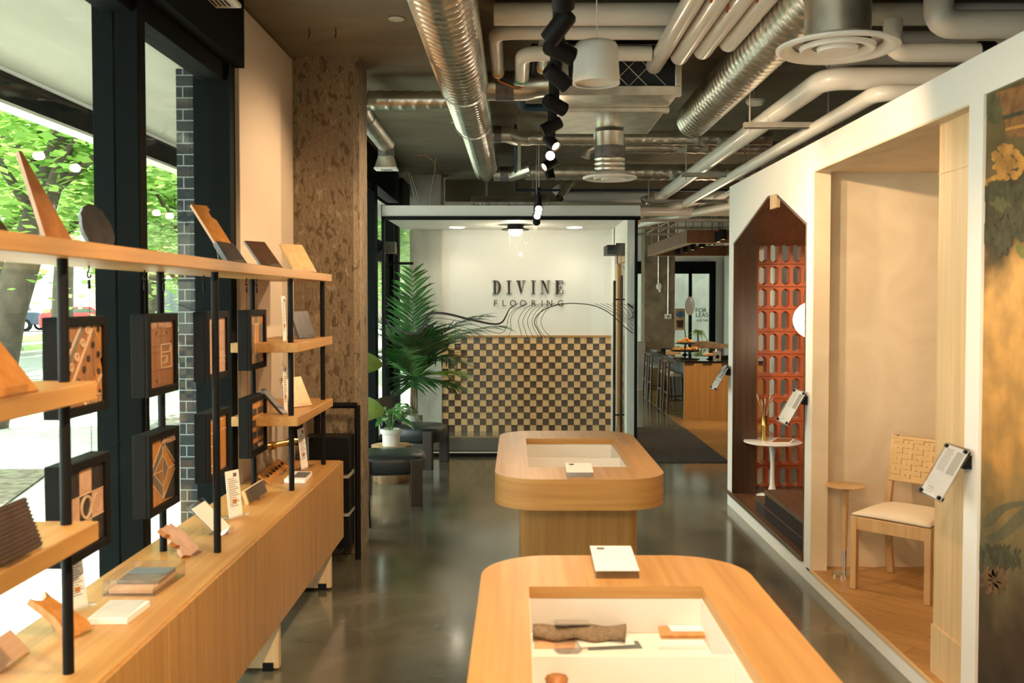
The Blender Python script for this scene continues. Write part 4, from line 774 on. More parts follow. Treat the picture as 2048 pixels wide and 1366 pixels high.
# tulip side table
def at(p, z): return Vector((p.x, p.y, z))
tt = onY(1545.5, 882, 7.72); zt = tt.z; c = (tt.x, 7.72, .125)
t = thing('tulip_side_table', 'round white tulip side table standing in the pointed niche', 'side table', c)
B().lathe([(0, 0), (.13, 0), (.13, .006), (.08, .018), (.035, .045), (.02, .1), (.017, zt-.125-.16), (.03, zt-.125-.05), (.05, zt-.145)], c, 32).o('pedestal', 'gloss_white', t); B().lathe([(0, -.02), (.2, -.02), (.235, -.01), (.236, -.003), (.23, 0), (0, 0)], (c[0], c[1], zt), 48).o('top', 'gloss_white', t)
v_ = onY(1528.5, 875, 7.74); t = thing('brass_vase', 'slim brass cylinder vase with dried stems on the tulip table', 'vase', (v_.x, 7.74, zt)); vh = onY(1528.5, 831, 7.74).z-zt
B().lathe([(0, 0), (.024, 0), (.024, vh*.6), (.026, vh*.62), (.024, vh*.64), (.024, vh-.02), (.026, vh), (.022, vh), (.022, vh-.03), (0, vh-.03)], (v_.x, 7.74, zt), 24).o('vase', 'brass', t)
M['dried'] = mat('dried_grass', (.45, .36, .24), .9)
for a, h_, cx_ in ((-18, .15, 0), (-12, .1, .006), (5, .11, -.004), (15, .15, .004), (24, .13, 0)):
    b = B(); p0 = Vector((v_.x+cx_, 7.74, zt+vh-.04)); p1 = p0+Vector((math.sin(R(a))*h_, .01, h_*math.cos(R(a))+.02)); b.tube([p0, p0.lerp(p1, .6), p1], .0015, 6); d = (p1-p0).normalized(); b.tube([p1-d*.01, p1+d*.015, p1+d*.045, p1+d*.06], [.002, .008, .006, .001], 8); b.o('dried_stem', 'dried', t)
q = [onZ(1541-4, 888, zt+.001), onZ(1582, 888, zt+.001), onZ(1590, 880, zt+.001), onZ(1552, 878, zt+.001)]
t = thing('magazine', 'open white magazine with a photo on the tulip table', 'magazine', sum(q, Vector())/4); B().prism(q, (0, 0, .012)).o('pages', 'paper', t, bevel=.001); B().prism([p.lerp(sum(q, Vector())/4, .2)+Vector((0, 0, .0125)) for p in q], (0, 0, .001)).o('cover_photo', 'p_red', t)
# globe lamp
p = onY(1632, 640, 7.0); t = thing('globe_pendant', 'white glowing oval globe lamp hanging in the pointed niche, half hidden', 'lamp', (p.x, 7.0, p.z+.2)); b = B(); b.ico(p, .15, 3, (1.12, 1.12, .98)); b.o('globe', 'glow_globe', t); B().cyl((p.x, 7.0, p.z+.14), (p.x, 7.0, 2.38), .004).o('cord', 'black', t); light('globe_lamp', 'POINT', (p.x, 7.0, p.z-.25), 3.5, WARM2, size=.12); light('niche_fill', 'SPOT', (2.5, 7.4, 2.2), 12, WARM2, (2.4, 8.1, 1), .05, 120, 1)  # second light has no fixture, added to brighten the terracotta screen
# ---- chair in the plaster niche
cf = .086
FL = onZ(1699, 1176, cf); FR = onZ(1860, 1213, cf); BL = onZ(1774, 1146, cf)
ex = (FR-FL); ex.z = 0; wd = ex.length; ex.normalize(); ey = Vector((-ex.y, ex.x, 0)); dp = .44
if (BL-FL).dot(ey) < 0: ey = -ey
t = thing('wooden_chair', 'blond wooden chair with cream seat pad and woven cord backrest', 'chair', (FL+ex*wd/2+ey*dp/2))
fl = lambda x, y, z: FL+ex*x+ey*y+Vector((0, 0, z))
def leg(x, y, zt_, tiltb=0, nm_='leg'):
    b = B(); w_ = .036; pts = lambda xx, yy, z: [fl(xx, yy, z), fl(xx+w_, yy, z), fl(xx+w_, yy+w_, z), fl(xx, yy+w_, z)]
    secs = [pts(x, y, 0), pts(x, y, .42)] if not tiltb else [pts(x, y+.05, 0), pts(x, y, .3), pts(x, y, .45), pts(x, y+.09, zt_)]
    prev = None
    for s_ in secs:
        k = [b.v(p_) for p_ in s_]
        if prev: b.skin(prev, k)
        else: b.f(k[::-1])
        prev = k
    b.f(prev); return b.o(nm_, 'beech', t, bevel=.003)
wd2 = wd; leg(0, 0, .4); leg(wd2-.036, 0, .4); leg(.01, dp-.02, .84, 1); leg(wd2-.046, dp-.02, .84, 1)
def bar(x0, y0, z0, x1, y1, z1, m_, nm_, bev=.003):
    b = B(); b.prism([fl(x0, y0, z0), fl(x1, y0, z0), fl(x1, y1, z0), fl(x0, y1, z0)], (0, 0, z1-z0)); return b.o(nm_, m_, t, bevel=bev)
bar(.036, .004, .345, wd2-.036, .03, .42, 'beech', 'seat_rail'); bar(.004, .036, .345, .03, dp, .42, 'beech', 'seat_rail'); bar(wd2-.03, .036, .345, wd2-.004, dp, .42, 'beech', 'seat_rail'); bar(.04, dp-.01, .345, wd2-.04, dp+.015, .42, 'beech', 'seat_rail')
b = B(); n = 12; g_ = []
for i in range(n+1):
    row = []
    for j in range(n+1):
        u, v = i/n, j/n; h_ = .038*(1-(abs(2*u-1))**4)*(1-(abs(2*v-1))**4); row.append(b.v(fl(.006+u*(wd2-.012), .004+v*(dp-.02), .424+h_+.012)))
    g_.append(row)
for i in range(n):
    for j in range(n): b.f([g_[i][j], g_[i+1][j], g_[i+1][j+1], g_[i][j+1]])
b.o('seat_pad', 'linen', t, solid=.012)
# woven backrest
b = B(); z0, z1 = .58, .83; x0_, x1_ = .03, wd2-.03; yb_ = lambda z: dp-.02+.09*(z-.45)/.39
def strip(p0, p1, wv, off):
    d = (p1-p0); k = d.normalized().cross(ey).normalized()*wv/2; b.prism([p0+k, p1+k, p1-k, p0-k], ey*.004)
nx, nz = 13, 8; sxw = (x1_-x0_)/nx; szw = (z1-z0)/nz
for j in range(nz):
    z = z0+(j+.5)*szw
    for i in range(nx):
        o_ = -.006 if ((i//2+j) % 2) else .0; xa = x0_+i*sxw; p0 = fl(xa, yb_(z)+o_-.004, z); p1 = fl(xa+sxw, yb_(z)+o_-.004, z); strip(p0, p1, szw*.86, 0)
for i in range(nx):
    x = x0_+(i+.5)*sxw; strip(fl(x, yb_(z0)-.003, z0), fl(x, yb_(z1)-.003, z1), sxw*.8, 0)
b.o('woven_back', 'weave', t, sharp=20); bar(.02, yb_(.82)-.012, .815, wd2-.02, yb_(.82)+.012, .835, 'weave', 'top_rail', .008); bar(.02, yb_(.58)-.012, .57, wd2-.02, yb_(.58)+.012, .59, 'weave', 'lower_rail', .006)
# drink table
p = Vector((onY(1689, 1140, 5.62).x, 5.62, cf)); t = thing('drink_table', 'small round blond pedestal table beside the wooden chair', 'side table', p); zt = onY(1690, 970, p.y).z
B().lathe([(0, 0), (.075, 0), (.075, .012), (.04, .018), (.013, .02), (.013, .16), (0, .16)], p, 36).o('brass_base', 'chrome', t); B().cyl(p+Vector((0, 0, .12)), (p.x, p.y, zt-.015), .0125, .02).o('post', 'beech', t); B().lathe([(0, -.018), (.1, -.012), (.12, -.005), (.12, 0), (0, 0)], (p.x, p.y, zt), 48).o('top', 'beech', t)
# tilted information panels
def panel(y_far, y_near, zt, lab, pic, wx=WX):
    t = thing('information_sign', lab, 'sign', (wx-.01, (y_far+y_near)/2, zt), 'tilted information panels'); s_ = .01
    xt, xb, zb_ = wx-.02, wx-.136, zt-.207; T0 = Vector((xt, y_far, zt)); U = Vector((0, y_near-y_far, 0)); V = Vector((xb-xt, 0, zb_-zt)); N = U.cross(V).normalized();
    if N.x > 0: N = -N
    P = lambda a, c, h=0: T0+U*a+V*c+N*h
    B().prism([P(0, 0), P(1, 0), P(1, 1), P(0, 1)], N*-.006).o('back_plate', 'acrylic', t); B().prism([P(.03, .03, .0015), P(.97, .03, .0015), P(.97, .97, .0015), P(.03, .97, .0015)], N*.001).o('printed_sheet', 'paper', t); B().prism([P(0, 0, .004), P(1, 0, .004), P(1, 1, .004), P(0, 1, .004)], N*.004).o('front_plate', 'acrylic', t)
    for a, c in ((.09, .06), (.91, .06), (.09, .94), (.91, .94)): b = B(); b.cyl(P(a, c, -.01), P(a, c, .014), .008, n=12); b.o('standoff_bolt', 'black', t)
    b = B(); q = P(.72, .12, -.012); b.box(q.x-.01, q.y-.025, q.z-.05, wx-.001, q.y+.025, q.z+.005); b.o('bracket', 'black', t, bevel=.002)
    b = B()
    for k in range(12): b.prism([P(.14, .1+.035*k, .0028), P(.44+.02*(k % 3), .1+.035*k, .0028), P(.44+.02*(k % 3), .108+.035*k, .0028), P(.14, .108+.035*k, .0028)], N*.0003)
    for k in range(3): b.prism([P(.2, .82+.04*k, .0028), P(.5, .82+.04*k, .0028), P(.5, .828+.04*k, .0028), P(.2, .828+.04*k, .0028)], N*.0003)
    b.o('printed_lines', 'ink', t)
    B().prism([P(.58, .1, .0028), P(.9, .1, .0028), P(.9, .52, .0028), P(.58, .52, .0028)], N*.0003).o('printed_photo', pic, t)
panel(3.865, 3.665, 1.158, 'tilted white information panel on the pier beside the mural, nearest of three', 'colg'); panel(6.0, 5.76, 1.178, 'tilted white information panel on the pier between the two niches', 'p_grey'); panel(8.07, 7.87, 1.19, 'tilted white information panel at the far end of the white partition', 'acoustic')
# ================= LOUNGE CORNER =================
def lounge(lab, cx, cy, ang, zs=.43, w_=.64, d_=.56):
    t = thing('lounge_chair', lab, 'chair', (0, 0, 0), 'black leather lounge chairs', world=False)
    b = B(); n = 28; prev = None
    prof = [(.9, -.11), (.985, -.08), (1.0, -.03), (1.0, .005), (.97, .035), (.88, .052), (.5, .062), (.02, .064)]
    for k_, z in prof:
        ring = []
        for i in range(n):
            a = 2*math.pi*i/n; c_, s_ = math.cos(a), math.sin(a); rx = w_/2*k_; ry = d_/2*k_; e_ = 2/3.2; x = rx*math.copysign(abs(c_)**e_, c_); y = ry*math.copysign(abs(s_)**e_, s_); ring.append(b.v((x, y, zs-.06+z)))
        if prev: b.skin(prev, ring)
        else: b.f(ring[::-1])
        prev = ring
    b.f(prev); b.o('seat', 'leather', t, sharp=60)
    for x, y in ((-w_/2+.06, -d_/2-.01), (w_/2-.14, -d_/2-.01), (-w_/2+.06, d_/2-.05), (w_/2-.14, d_/2-.05)): B().box(x, y, 0, x+.1, y+.055, zs-.04).o('leg', 'darkwood', t, bevel=.004)
    b = B(); prev = None
    for i in range(13):
        a = R(-52+104*i/12); x = -w_/2-.02+.12*(1-math.cos(a))*1.2; y = d_/2*1.05*math.sin(a)/math.sin(R(52)); k = [b.v((x-.02, y, zs+.02)), b.v((x+.015, y, zs+.02)), b.v((x-.03, y, zs+.27)), b.v((x-.065, y, zs+.27))]
        if prev: b.skin(prev, k)
        else: b.f(k)
        prev = k
    b.f(prev[::-1]); b.o('backrest', 'leather', t, bevel=.006)
    for y in (-.2, .2): B().tube([(-w_/2+.02, y, zs-.06), (-w_/2-.01, y, zs+.05), (-w_/2-.03, y, zs+.15)], .01).o('back_post', 'black', t)
    t.location = (cx, cy, 0); t.rotation_euler.z = R(ang); return t
ch = lounge('nearer black leather lounge chair with plank legs, half hidden by the pillar', -1.12, 8.15, 8)
dup(ch, (-1.08, 9.93, 0), R(-14), 'farther black leather lounge chair right before the vestibule glass')
rod = thing('floor_stand', 'thin slanting black rod leg standing behind the pillar edge', 'stand', (-1.14, 7.25, 0)); p0 = onZ(741, 1056, 0); p1 = onY(732, 958, p0.y+.02); B().tube([p0, p0.lerp(p1, .5), p1, p1+Vector((-.05, 0, .06))], .008).o('rod', 'black', rod); B().box(p1.x-.35, p0.y, p1.z+.05, p1.x-.04, p0.y+.3, p1.z+.08).o('seat_plate', 'black', rod)
sp = onZ(783, 968, 0); SYY = 9.02; sp = Vector((onY(783, 900, SYY).x, SYY, 0)); zs = onY(783, 890, SYY).z
t = thing('stump_table', 'rough tree stump side table between the lounge chairs', 'side table', sp); b = B(); n = 26; prev = None
M['stump'] = mat('stump_bark', (.3, .17, .08), .85, bump=.6, bscale=14, var=.4); M['stumptop'] = mat('stump_rings', (.5, .3, .14), .6, var=.2, vscale=14)
rr = [1+.1*math.sin(3*i*2*math.pi/n)+.05*math.sin(7*i*.7+1) for i in range(n)]
for z, k_ in ((0, .92), (zs*.4, .95), (zs*.8, 1.0), (zs-.003, 1.0)):
    ring = [b.v((sp.x+.185*k_*rr[i]*math.cos(2*math.pi*i/n), sp.y+.185*k_*rr[i]*math.sin(2*math.pi*i/n), z)) for i in range(n)]
    if prev: b.skin(prev, ring)
    prev = ring
b.o('trunk', 'stump', t, sharp=60); b = B(); b.prism([(sp.x+.186*rr[i]*math.cos(2*math.pi*i/n), sp.y+.186*rr[i]*math.sin(2*math.pi*i/n), zs-.004) for i in range(n)], (0, 0, .005)); b.o('top_face', 'stumptop', t)
pp = Vector((sp.x, sp.y-.02, zs+.001)); pr = .083; ph = onY(783, 857, SYY).z-zs
t = thing('potted_lily', 'leafy green houseplant in a white collared pot on the stump', 'potted plant', pp)
B().lathe([(0, 0), (pr, 0), (pr*1.02, ph*.68), (pr*1.22, ph*.72), (pr*1.28, ph*.82), (pr*1.22, ph*.96), (pr, ph), (pr*.9, ph*.96), (pr*.85, ph*.8), (0, ph*.8)], pp, 36).o('pot', 'ceramic', t)
def blade(b, p0, d, up, L, W, n=7, bend=.5, fold=.15, sh=lambda u: math.sin(math.pi*min(1, u*.96+.04))**.8):
    d = d.normalized(); prev = None; side = d.cross(up).normalized()
    for i in range(n+1):
        u = i/n; c = p0+d*(L*u)-Vector((0, 0, 1))*(bend*L*u*u); w_ = W*sh(u)/2; nrm = side.cross(d).normalized(); k = [b.v(c-side*w_+nrm*fold*w_), b.v(c), b.v(c+side*w_+nrm*fold*w_)]
        if prev: b.f([prev[0], prev[1], k[1], k[0]]); b.f([prev[1], prev[2], k[2], k[1]])
        prev = k
M['leafv'] = ramp_mat('variegated_leaf', (1, 1, 1), [(.42, (.06, .2, .04)), (.52, (.12, .3, .06)), (.62, (.5, .6, .42))], .35, 0, 0, 3, 14)
rnd = random.Random(3)
for k in range(20):
    a = k*2.4+rnd.uniform(-.3, .3); el = rnd.uniform(.35, 1.25); st0 = pp+Vector((0, 0, ph*.8)); d = Vector((math.cos(a)*math.cos(el), math.sin(a)*math.cos(el), math.sin(el))); L0 = rnd.uniform(.12, .26); p1 = st0+Vector((d.x*L0*.6, d.y*L0*.6, L0*.75+.03))
    b = B(); b.tube([st0+Vector((d.x*.01, d.y*.01, 0)), st0.lerp(p1, .5)+Vector((0, 0, .02)), p1], .003, 6); blade(b, p1, Vector((d.x, d.y, .25)), Vector((0, 0, 1)), rnd.uniform(.2, .28), rnd.uniform(.075, .1), 7, .55, .25); b.o('leaf', 'leafv' if k % 3 else 'leaf', t)
# palm
PY = 11.35; px_ = onY(828, 840, PY).x
t = thing('potted_palm', 'tall potted palm with arching fronds inside the vestibule', 'potted plant', (px_, PY, 0)); ptz = onY(828, 829, PY).z
B().lathe([(0, 0), (.09, 0), (.108, ptz), (.098, ptz), (.095, ptz-.03), (0, ptz-.03)], (px_, PY, 0), 32).o('pot', 'greypot', t); B().lathe([(0, ptz-.015), (.096, ptz-.02)], (px_, PY, 0), 24).ico((px_, PY, ptz-.02), .08, 2, (1, 1, .35)).o('mulch', 'soil', t)
crown = Vector((px_, PY, .78))
for dx in (-.02, .0, .02): B().tube([(px_+dx, PY+dx, ptz-.05), (px_+dx*1.5, PY, .5), crown+Vector((dx, 0, .05))], [.02, .018, .012], 10).o('stem', 'trunk', t)
def frond(p0, az, el, L, curl, m_, lw=.045, ll=.46, pitchn=20):
    b = B(); d = Vector((math.cos(az)*math.cos(el), math.sin(az)*math.cos(el), math.sin(el))); pts = []; p = Vector(p0); n = 16
    for i in range(n+1):
        pts.append(p.copy()); p = p+d*(L/n); d = (d+Vector((0, 0, -curl/n))).normalized()
    b.tube(pts, [.008*(1-i/n)+.0015 for i in range(n+1)], 6)
    for k in range(pitchn):
        u = .14+.86*k/pitchn; i = min(int(u*n), n-1); c = pts[i].lerp(pts[i+1], u*n-i); dd = (pts[i+1]-pts[i]).normalized(); side = dd.cross(Vector((0, 0, 1)));
        if side.length < .1: side = Vector((math.sin(az), -math.cos(az), 0))
        side.normalize(); l_ = ll*(.35+.65*math.sin(math.pi*min(1, u*.85+.12)))
        for sgn in (-1, 1):
            ld = (side*sgn*.75+dd*.75+Vector((0, 0, rnd.uniform(-.1, .15)))).normalized(); blade(b, c, ld, side.cross(dd)*1.0, l_*rnd.uniform(.85, 1.1), lw, 4, rnd.uniform(.08, .3), .35, lambda q: max(.02, (1-q)**.6*min(1, q*5+.25)))
    return b.o('frond', m_, t)
for az, el, L, cu, m_ in [(100, 84, 1.35, .25, 'leaf'), (-20, 62, 1.25, 1.35, 'leaf_dark'), (5, 50, 1.3, 1.1, 'leaf_dark'), (170, 72, .95, .8, 'leaf'), (-60, 70, 1.0, 1.3, 'leaf_dark'), (-100, 66, .85, 1.5, 'leaf'), (30, 66, 1.0, 1.2, 'leaf'), (-40, 40, .8, 1.2, 'leaf_dark'), (0, 25, .62, .7, 'leaf_lime'), (-150, 50, .7, 1.1, 'leaf_dark'), (-85, 35, .7, 1.3, 'leaf_dark'), (-15, 10, .55, .5, 'leaf'), (-70, 78, .7, 1.9, 'leaf_dark'), (-90, 82, 1.1, .9, 'leaf_dark')]:
    frond(crown+Vector((0, 0, rnd.uniform(-.15, .1))), R(az), R(el), L, cu, m_)
# fiddle leaf fig behind the pillar
fx, fy = -1.36, 7.35; t = thing('fiddle_leaf_fig', 'fiddle leaf fig with broad green leaves peeking from behind the pillar', 'potted plant', (fx, fy, 0))
B().lathe([(0, 0), (.12, 0), (.15, .28), (.13, .28), (.12, .22), (0, .22)], (fx, fy, 0), 28).o('pot', 'greypot', t); B().tube([(fx, fy, .2), (fx+.02, fy, .7), (fx, fy, 1.35)], .012).o('stem', 'trunk', t)
for z, az, L, W in ((1.22, -10, .3, .2), (.86, -14, .32, .22), (1.1, 150, .28, .2), (.9, 80, .28, .2), (1.34, 70, .24, .16), (1.3, 200, .24, .16), (.75, 230, .28, .2)):
    b = B(); d = Vector((math.cos(R(az)), math.sin(R(az)), .35)); upv = Vector((-.3*math.cos(R(az)), -.9, .6)) if abs(az) < 40 else Vector((0, 0, 1)); blade(b, Vector((fx+.03, fy, z)), d, upv, L, W, 9, .25, .12, lambda q: (math.sin(math.pi*min(1, q*.93+.05))**.65)); b.o('leaf', 'fig', t)
# ================= CEILING SERVICES =================
def spiral(name, p0, p1, r, lab, cat='duct', pitch=.085, h=.006, m_='galv', n=36, step=6, parent=None, group=None, collars=()):
    p0, p1 = Vector(p0), Vector(p1); d = (p1-p0); L = d.length; d.normalize(); u = d.orthogonal().normalized(); w_ = d.cross(u)
    b = B(); m = max(8, int(L/pitch*step)); prev = None
    for i in range(m+1):
        s_ = L*i/m; ring = []
        for k in range(n):
            a = 2*math.pi*k/n; ph = (s_/pitch+k/n) % 1.0; rr_ = r+(h if ph < 1.01/step else 0); ring.append(b.v(p0+d*s_+(u*math.cos(a)+w_*math.sin(a))*rr_))
        if prev: b.skin(prev, ring)
        prev = ring
    b.mi = 0
    if parent is not None: return b.o(name, m_, parent, sharp=60)
    t = thing(name, lab, cat, (p0+p1)/2, group); b.o('spiral_tube', m_, t, sharp=60)
    return t
# main duct
dx, dz = -.36, 3.2; R1 = .157
t = thing('spiral_duct', 'large galvanised spiral duct running down the aisle beside the track lights', 'duct', (dx, 6, dz))
spiral('duct_section', (dx, 2.2, dz), (dx, 6.3, dz), R1, '', parent=t, pitch=.085, step=7, h=.009); spiral('duct_section', (dx, 6.3, dz), (dx, 7.6, dz), R1-.01, '', parent=t, pitch=.085, step=7, h=.009); spiral('duct_section', (dx+.01, 7.6, dz), (dx+.01, 10.6, dz), R1-.03, '', parent=t, pitch=.085, step=7, h=.009)
b = B(); b.cyl((dx, 6.27, dz), (dx, 6.33, dz), R1+.008, n=36, cap=False); b.cyl((dx, 7.57, dz), (dx, 7.63, dz), R1+.004, n=36, cap=False); b.lathe([(0, 0), (R1-.035, 0), (R1-.03, -.02)], (dx+.01, 10.62, dz), 36, (0, 1, 0)); b.o('joint_collar', 'galv', t)
def branch(y, pts, r, lab=None, tape=True):
    b = B(); b.tube(pts, r, 24); b.o('branch_duct', 'galv', t, sharp=50)
    if tape: p, q = Vector(pts[0]), Vector(pts[1]); b = B(); b.cyl(p.lerp(q, .35), p.lerp(q, .75), r+.004, n=24, cap=False); b.o('tape_wrap', 'tape', t)
branch(6, [(dx+.1, 6.6, 3.24), (.05, 6.6, 3.24), (.22, 6.6, 3.27), (.34, 6.7, 3.27), (.5, 6.7, 3.27)], .1); branch(8, [(dx+.1, 8.3, 3.2), (-.1, 8.3, 3.2), (-.02, 8.45, 3.2), (.1, 8.6, 3.22)], .07); branch(10, [(dx+.1, 10.3, 3.12), (-.05, 10.3, 3.12), (.05, 10.15, 3.14), (.15, 10.1, 3.16)], .08)
t = spiral('spiral_duct', (-1.1, 6.98, 3.22), (dx-.1, 6.98, 3.22), .068, 'small horizontal spiral duct crossing from the pillar to the large duct', pitch=.1)
b = B(); b.tube([(-1.1, 6.98, 3.22), (-1.16, 7.0, 3.2), (-1.17, 7.1, 3.17), (-1.16, 7.2, 3.14)], .07, 24); b.o('elbow', 'galv', t)
spiral('flex_duct', (-1.16, 7.2, 3.14), (-1.11, 7.95, 3.06), .068, '', parent=t, pitch=.04, step=3, h=.006)
q = Vector((-1.11, 7.98, 3.03)); B().cyl(q+Vector((0, 0, .0)), q+Vector((0, 0, -.07)), .07, n=24).o('tape_wrap', 'tape', t)
b = B(); a = [b.v(q+Vector((x, y, -.07))) for x, y in ((-.06, -.05), (.06, -.05), (.06, .05), (-.06, .05))]; c = [b.v(q+Vector((x, y, -.17))) for x, y in ((-.09, -.07), (.09, -.07), (.09, .07), (-.09, .07))]; b.skin(a, c); b.o('register_boot', 'galv', t)
b = B(); b.box(q.x-.095, q.y-.075, q.z-.185, q.x+.095, q.y+.075, q.z-.17); b.o('register', 'white', t); b = B()
for k in range(5): b.box(q.x-.04+k*.02, q.y-.045, q.z-.1865, q.x-.03+k*.02, q.y+.045, q.z-.185)
b.o('register_slots', 'black', t)
# second big duct with near diffuser
ex_ = 1.40; ez = 3.18
spiral('spiral_duct', (ex_, 4.3, ez), (ex_, 7.55, ez), .13, 'galvanised spiral duct on the right running from the near round diffuser', pitch=.085, step=7, h=.009)
def diffuser(lab, c, D, neck_r, neck_top, rings=True):
    t = thing('ceiling_diffuser', lab, 'air diffuser', c, 'round white ceiling diffusers'); r = D/2; x, y, z = c
    B().lathe([(neck_r*1.02, .05), (r*.72, .045), (r, .018), (r, .01), (r*.93, .0), (r*.8, .012), (r*.72, .03)], c, 56).o('rim', 'white', t, sharp=60)
    B().lathe([(r*.62, .02), (r*.6, .0), (r*.52, .0), (r*.42, .022), (r*.45, .03)], c, 48).o('inner_cone', 'white', t, sharp=60); B().lathe([(r*.34, .015), (r*.32, -.004), (r*.1, -.006), (0, -.006)], c, 40).o('inner_cone', 'white', t, sharp=60)
    b = B(); h0 = .045; hh_ = neck_top-z; pr = [(neck_r, h0)]
    k = h0
    while k < hh_*.5 and rings: pr += [(neck_r, k), (neck_r+.005, k+.006), (neck_r, k+.012)]; k += .035
    pr.append((neck_r, hh_)); b.lathe(pr, c, 40); b.lathe([(0, hh_-.02), (neck_r, hh_-.02)], c, 40); b.o('neck', 'galv', t, sharp=50); B().lathe([(neck_r+.004, hh_*.45), (neck_r+.005, hh_*.7)], c, 40).o('tape_wrap', 'tape', t); return t
diffuser('large round white air diffuser under the near galvanised duct', (1.395, 4.13, 2.832), .52, .14, 3.38, False); diffuser('smaller looking round white air diffuser under the metal plenum', (.71, 7.25, 2.672), .415, .113, 3.03)
# plenum box
t = thing('air_handler', 'galvanised air handler box with black mesh filter under the ceiling', 'air handler', (.58, 6.6, 3.05)); X0, X1 = .26, 1.02
B().box(X0, 5.97, 3.05, X1, 7.42, 3.36).o('casing', 'galv', t, bevel=.004)
M['filter'] = mat('black_filter_media', (.012, .014, .02), .9, bump=.6, bscale=120); B().box(X0+.06, 5.955, 3.09, X1-.03, 5.972, 3.35).o('filter', 'filter', t)
b = B()
for k in range(-3, 9):
    x = X0+.08+k*.12
    for s_ in (1, -1):
        a = Vector((x, 5.95, 3.09)); c = Vector((x+.26*s_, 5.95, 3.35)); 
        if min(a.x, c.x) > X0+.0 and max(a.x, c.x) < X1+.0: b.cyl(a, c, .003, n=6)
b.o('filter_grid', 'zinc', t); [B().box(*q_).o('flange', 'galv', t, bevel=.003) for q_ in ((X0-.01, 5.93, 3.03, X1+.01, 5.98, 3.09), (X0-.01, 6.4, 3.02, X1+.01, 6.46, 3.05), (X0-.01, 5.93, 3.09, X0+.06, 5.98, 3.36), (X1-.03, 5.93, 3.09, X1+.01, 5.98, 3.36))]; B().box(.6, 7.3, 3.01, .82, 7.45, 3.05).o('drip_tab', 'white', t)
# far cross ducts
spiral('spiral_duct', (.05, 8.55, 3.21), (2.3, 8.55, 3.21), .062, 'nearer of the horizontal spiral ducts beyond the air handler', pitch=.1, n=24, step=5); spiral('spiral_duct', (.08, 10.15, 3.12), (2.6, 10.15, 3.12), .085, 'thicker farther horizontal spiral duct beyond the air handler', pitch=.1, n=24, step=5); spiral('spiral_duct', (.9, 9.3, 3.25), (2.8, 9.3, 3.25), .06, 'dim horizontal spiral duct between the two cross ducts', pitch=.1, n=24, step=5)
spiral('spiral_duct', (-.6, 12.2, 2.99), (.4, 12.2, 2.99), .1, 'spiral duct lying low above the vestibule roof', pitch=.05, n=24, step=3)
sd_ = [o for o in bpy.data.objects if o.get('label') == 'spiral duct lying low above the vestibule roof'][0]
for x in (-.4, .2): B().box(x-.015, 12.19, 3.09, x+.015, 12.21, 3.4).o('hanger_strap', 'zinc', sd_)
for i, (a, c, lab) in enumerate((((.62, 10.9, 3.12), (.48, 10.7, 2.9), 'short slanting flex duct left of the farther diffuser'), ((1.85, 11.4, 3.1), (1.5, 11.2, 2.92), 'short slanting flex duct right of the farther diffuser'))): spiral('flex_duct', a, c, .045, lab, pitch=.03, step=3, n=20)
t = thing('duct_elbow', 'shiny open duct elbow hanging between the cross ducts', 'duct', (.75, 9.2, 3.2)); B().tube([(.85, 9.2, 3.27), (.76, 9.2, 3.25), (.68, 9.2, 3.2), (.66, 9.2, 3.13)], .045, 20).o('elbow', 'galv', t)
# ---- white pipes
def pipe(lab, pts, r, m_='pipe', cat='pipe', group=None, cap=True, name='insulated_pipe', tagc=None):
    t = thing(name, lab, cat, pts[0], group); b = B(); P = [Vector(p) for p in pts]; out = [P[0]]
    for i in range(1, len(P)-1):
        a, c, d = P[i-1], P[i], P[i+1]; l = min(r*2.2, (c-a).length*.45, (d-c).length*.45); s0 = c+(a-c).normalized()*l; s1 = c+(d-c).normalized()*l
        for k in range(7): u = k/6; out.append((s0*(1-u)*(1-u)+c*2*u*(1-u)+s1*u*u))
    out.append(P[-1]); b.tube(out, r, 24, cap); 
    b.o('jacket', m_, t, sharp=50)
    if tagc:
        d = (P[-1]-P[-2]).normalized(); e = P[-1]-d*.1; b = B(); b.cyl(e, e+d*.06, r+.001, n=24, cap=False); b.o('pipe_label', tagc, t)
    return t
for i, (x, y, z) in enumerate(((.86, 6.15, 3.22), (.975, 5.75, 3.21), (1.09, 5.62, 3.21), (1.205, 5.45, 3.21))):
    pipe('white insulated pipe %s' % ('leftmost of the four parallel pipes, with a drop elbow', 'second from left of the four parallel pipes', 'third from left of the four parallel pipes', 'rightmost of the four parallel pipes')[i], [(x, 2.6, z), (x, y, z), (x, y+.0, z+.16)] if i == 0 else [(x, 2.6, z), (x, y, z), (x, y, z+.17)], .052, group='four parallel white pipes')
for i, (x, y) in enumerate(((1.03, 4.55), (1.14, 4.4), (.92, 4.4))):
    t = thing('valve_handle', ('small red valve lever between the second and third parallel pipes', 'small red valve lever between the third and rightmost parallel pipes', 'small red valve lever left of the second parallel pipe')[i], 'valve', (x, y+.1, 3.25), 'red valve levers'); b = B(); b.tube([(x, y+.1, 3.26), (x+.01, y+.12, 3.2), (x+.005, y+.14, 3.17)], .006, 8); b.o('lever', 'red', t)
pipe('thick white pipe crossing nearest at the top of the view', [(-.13, 5.25, 3.33), (1.24, 5.25, 3.33)], .062, group='white pipes crossing the ceiling'); pipe('thick white pipe at the upper right beyond the diffuser', [(1.58, 5.25, 3.33), (3.3, 5.25, 3.33)], .062, group='white pipes crossing the ceiling'); pipe('slimmer white pipe at the upper right beyond the diffuser', [(1.6, 5.75, 3.34), (3.3, 5.75, 3.34)], .042, group='white pipes crossing the ceiling')
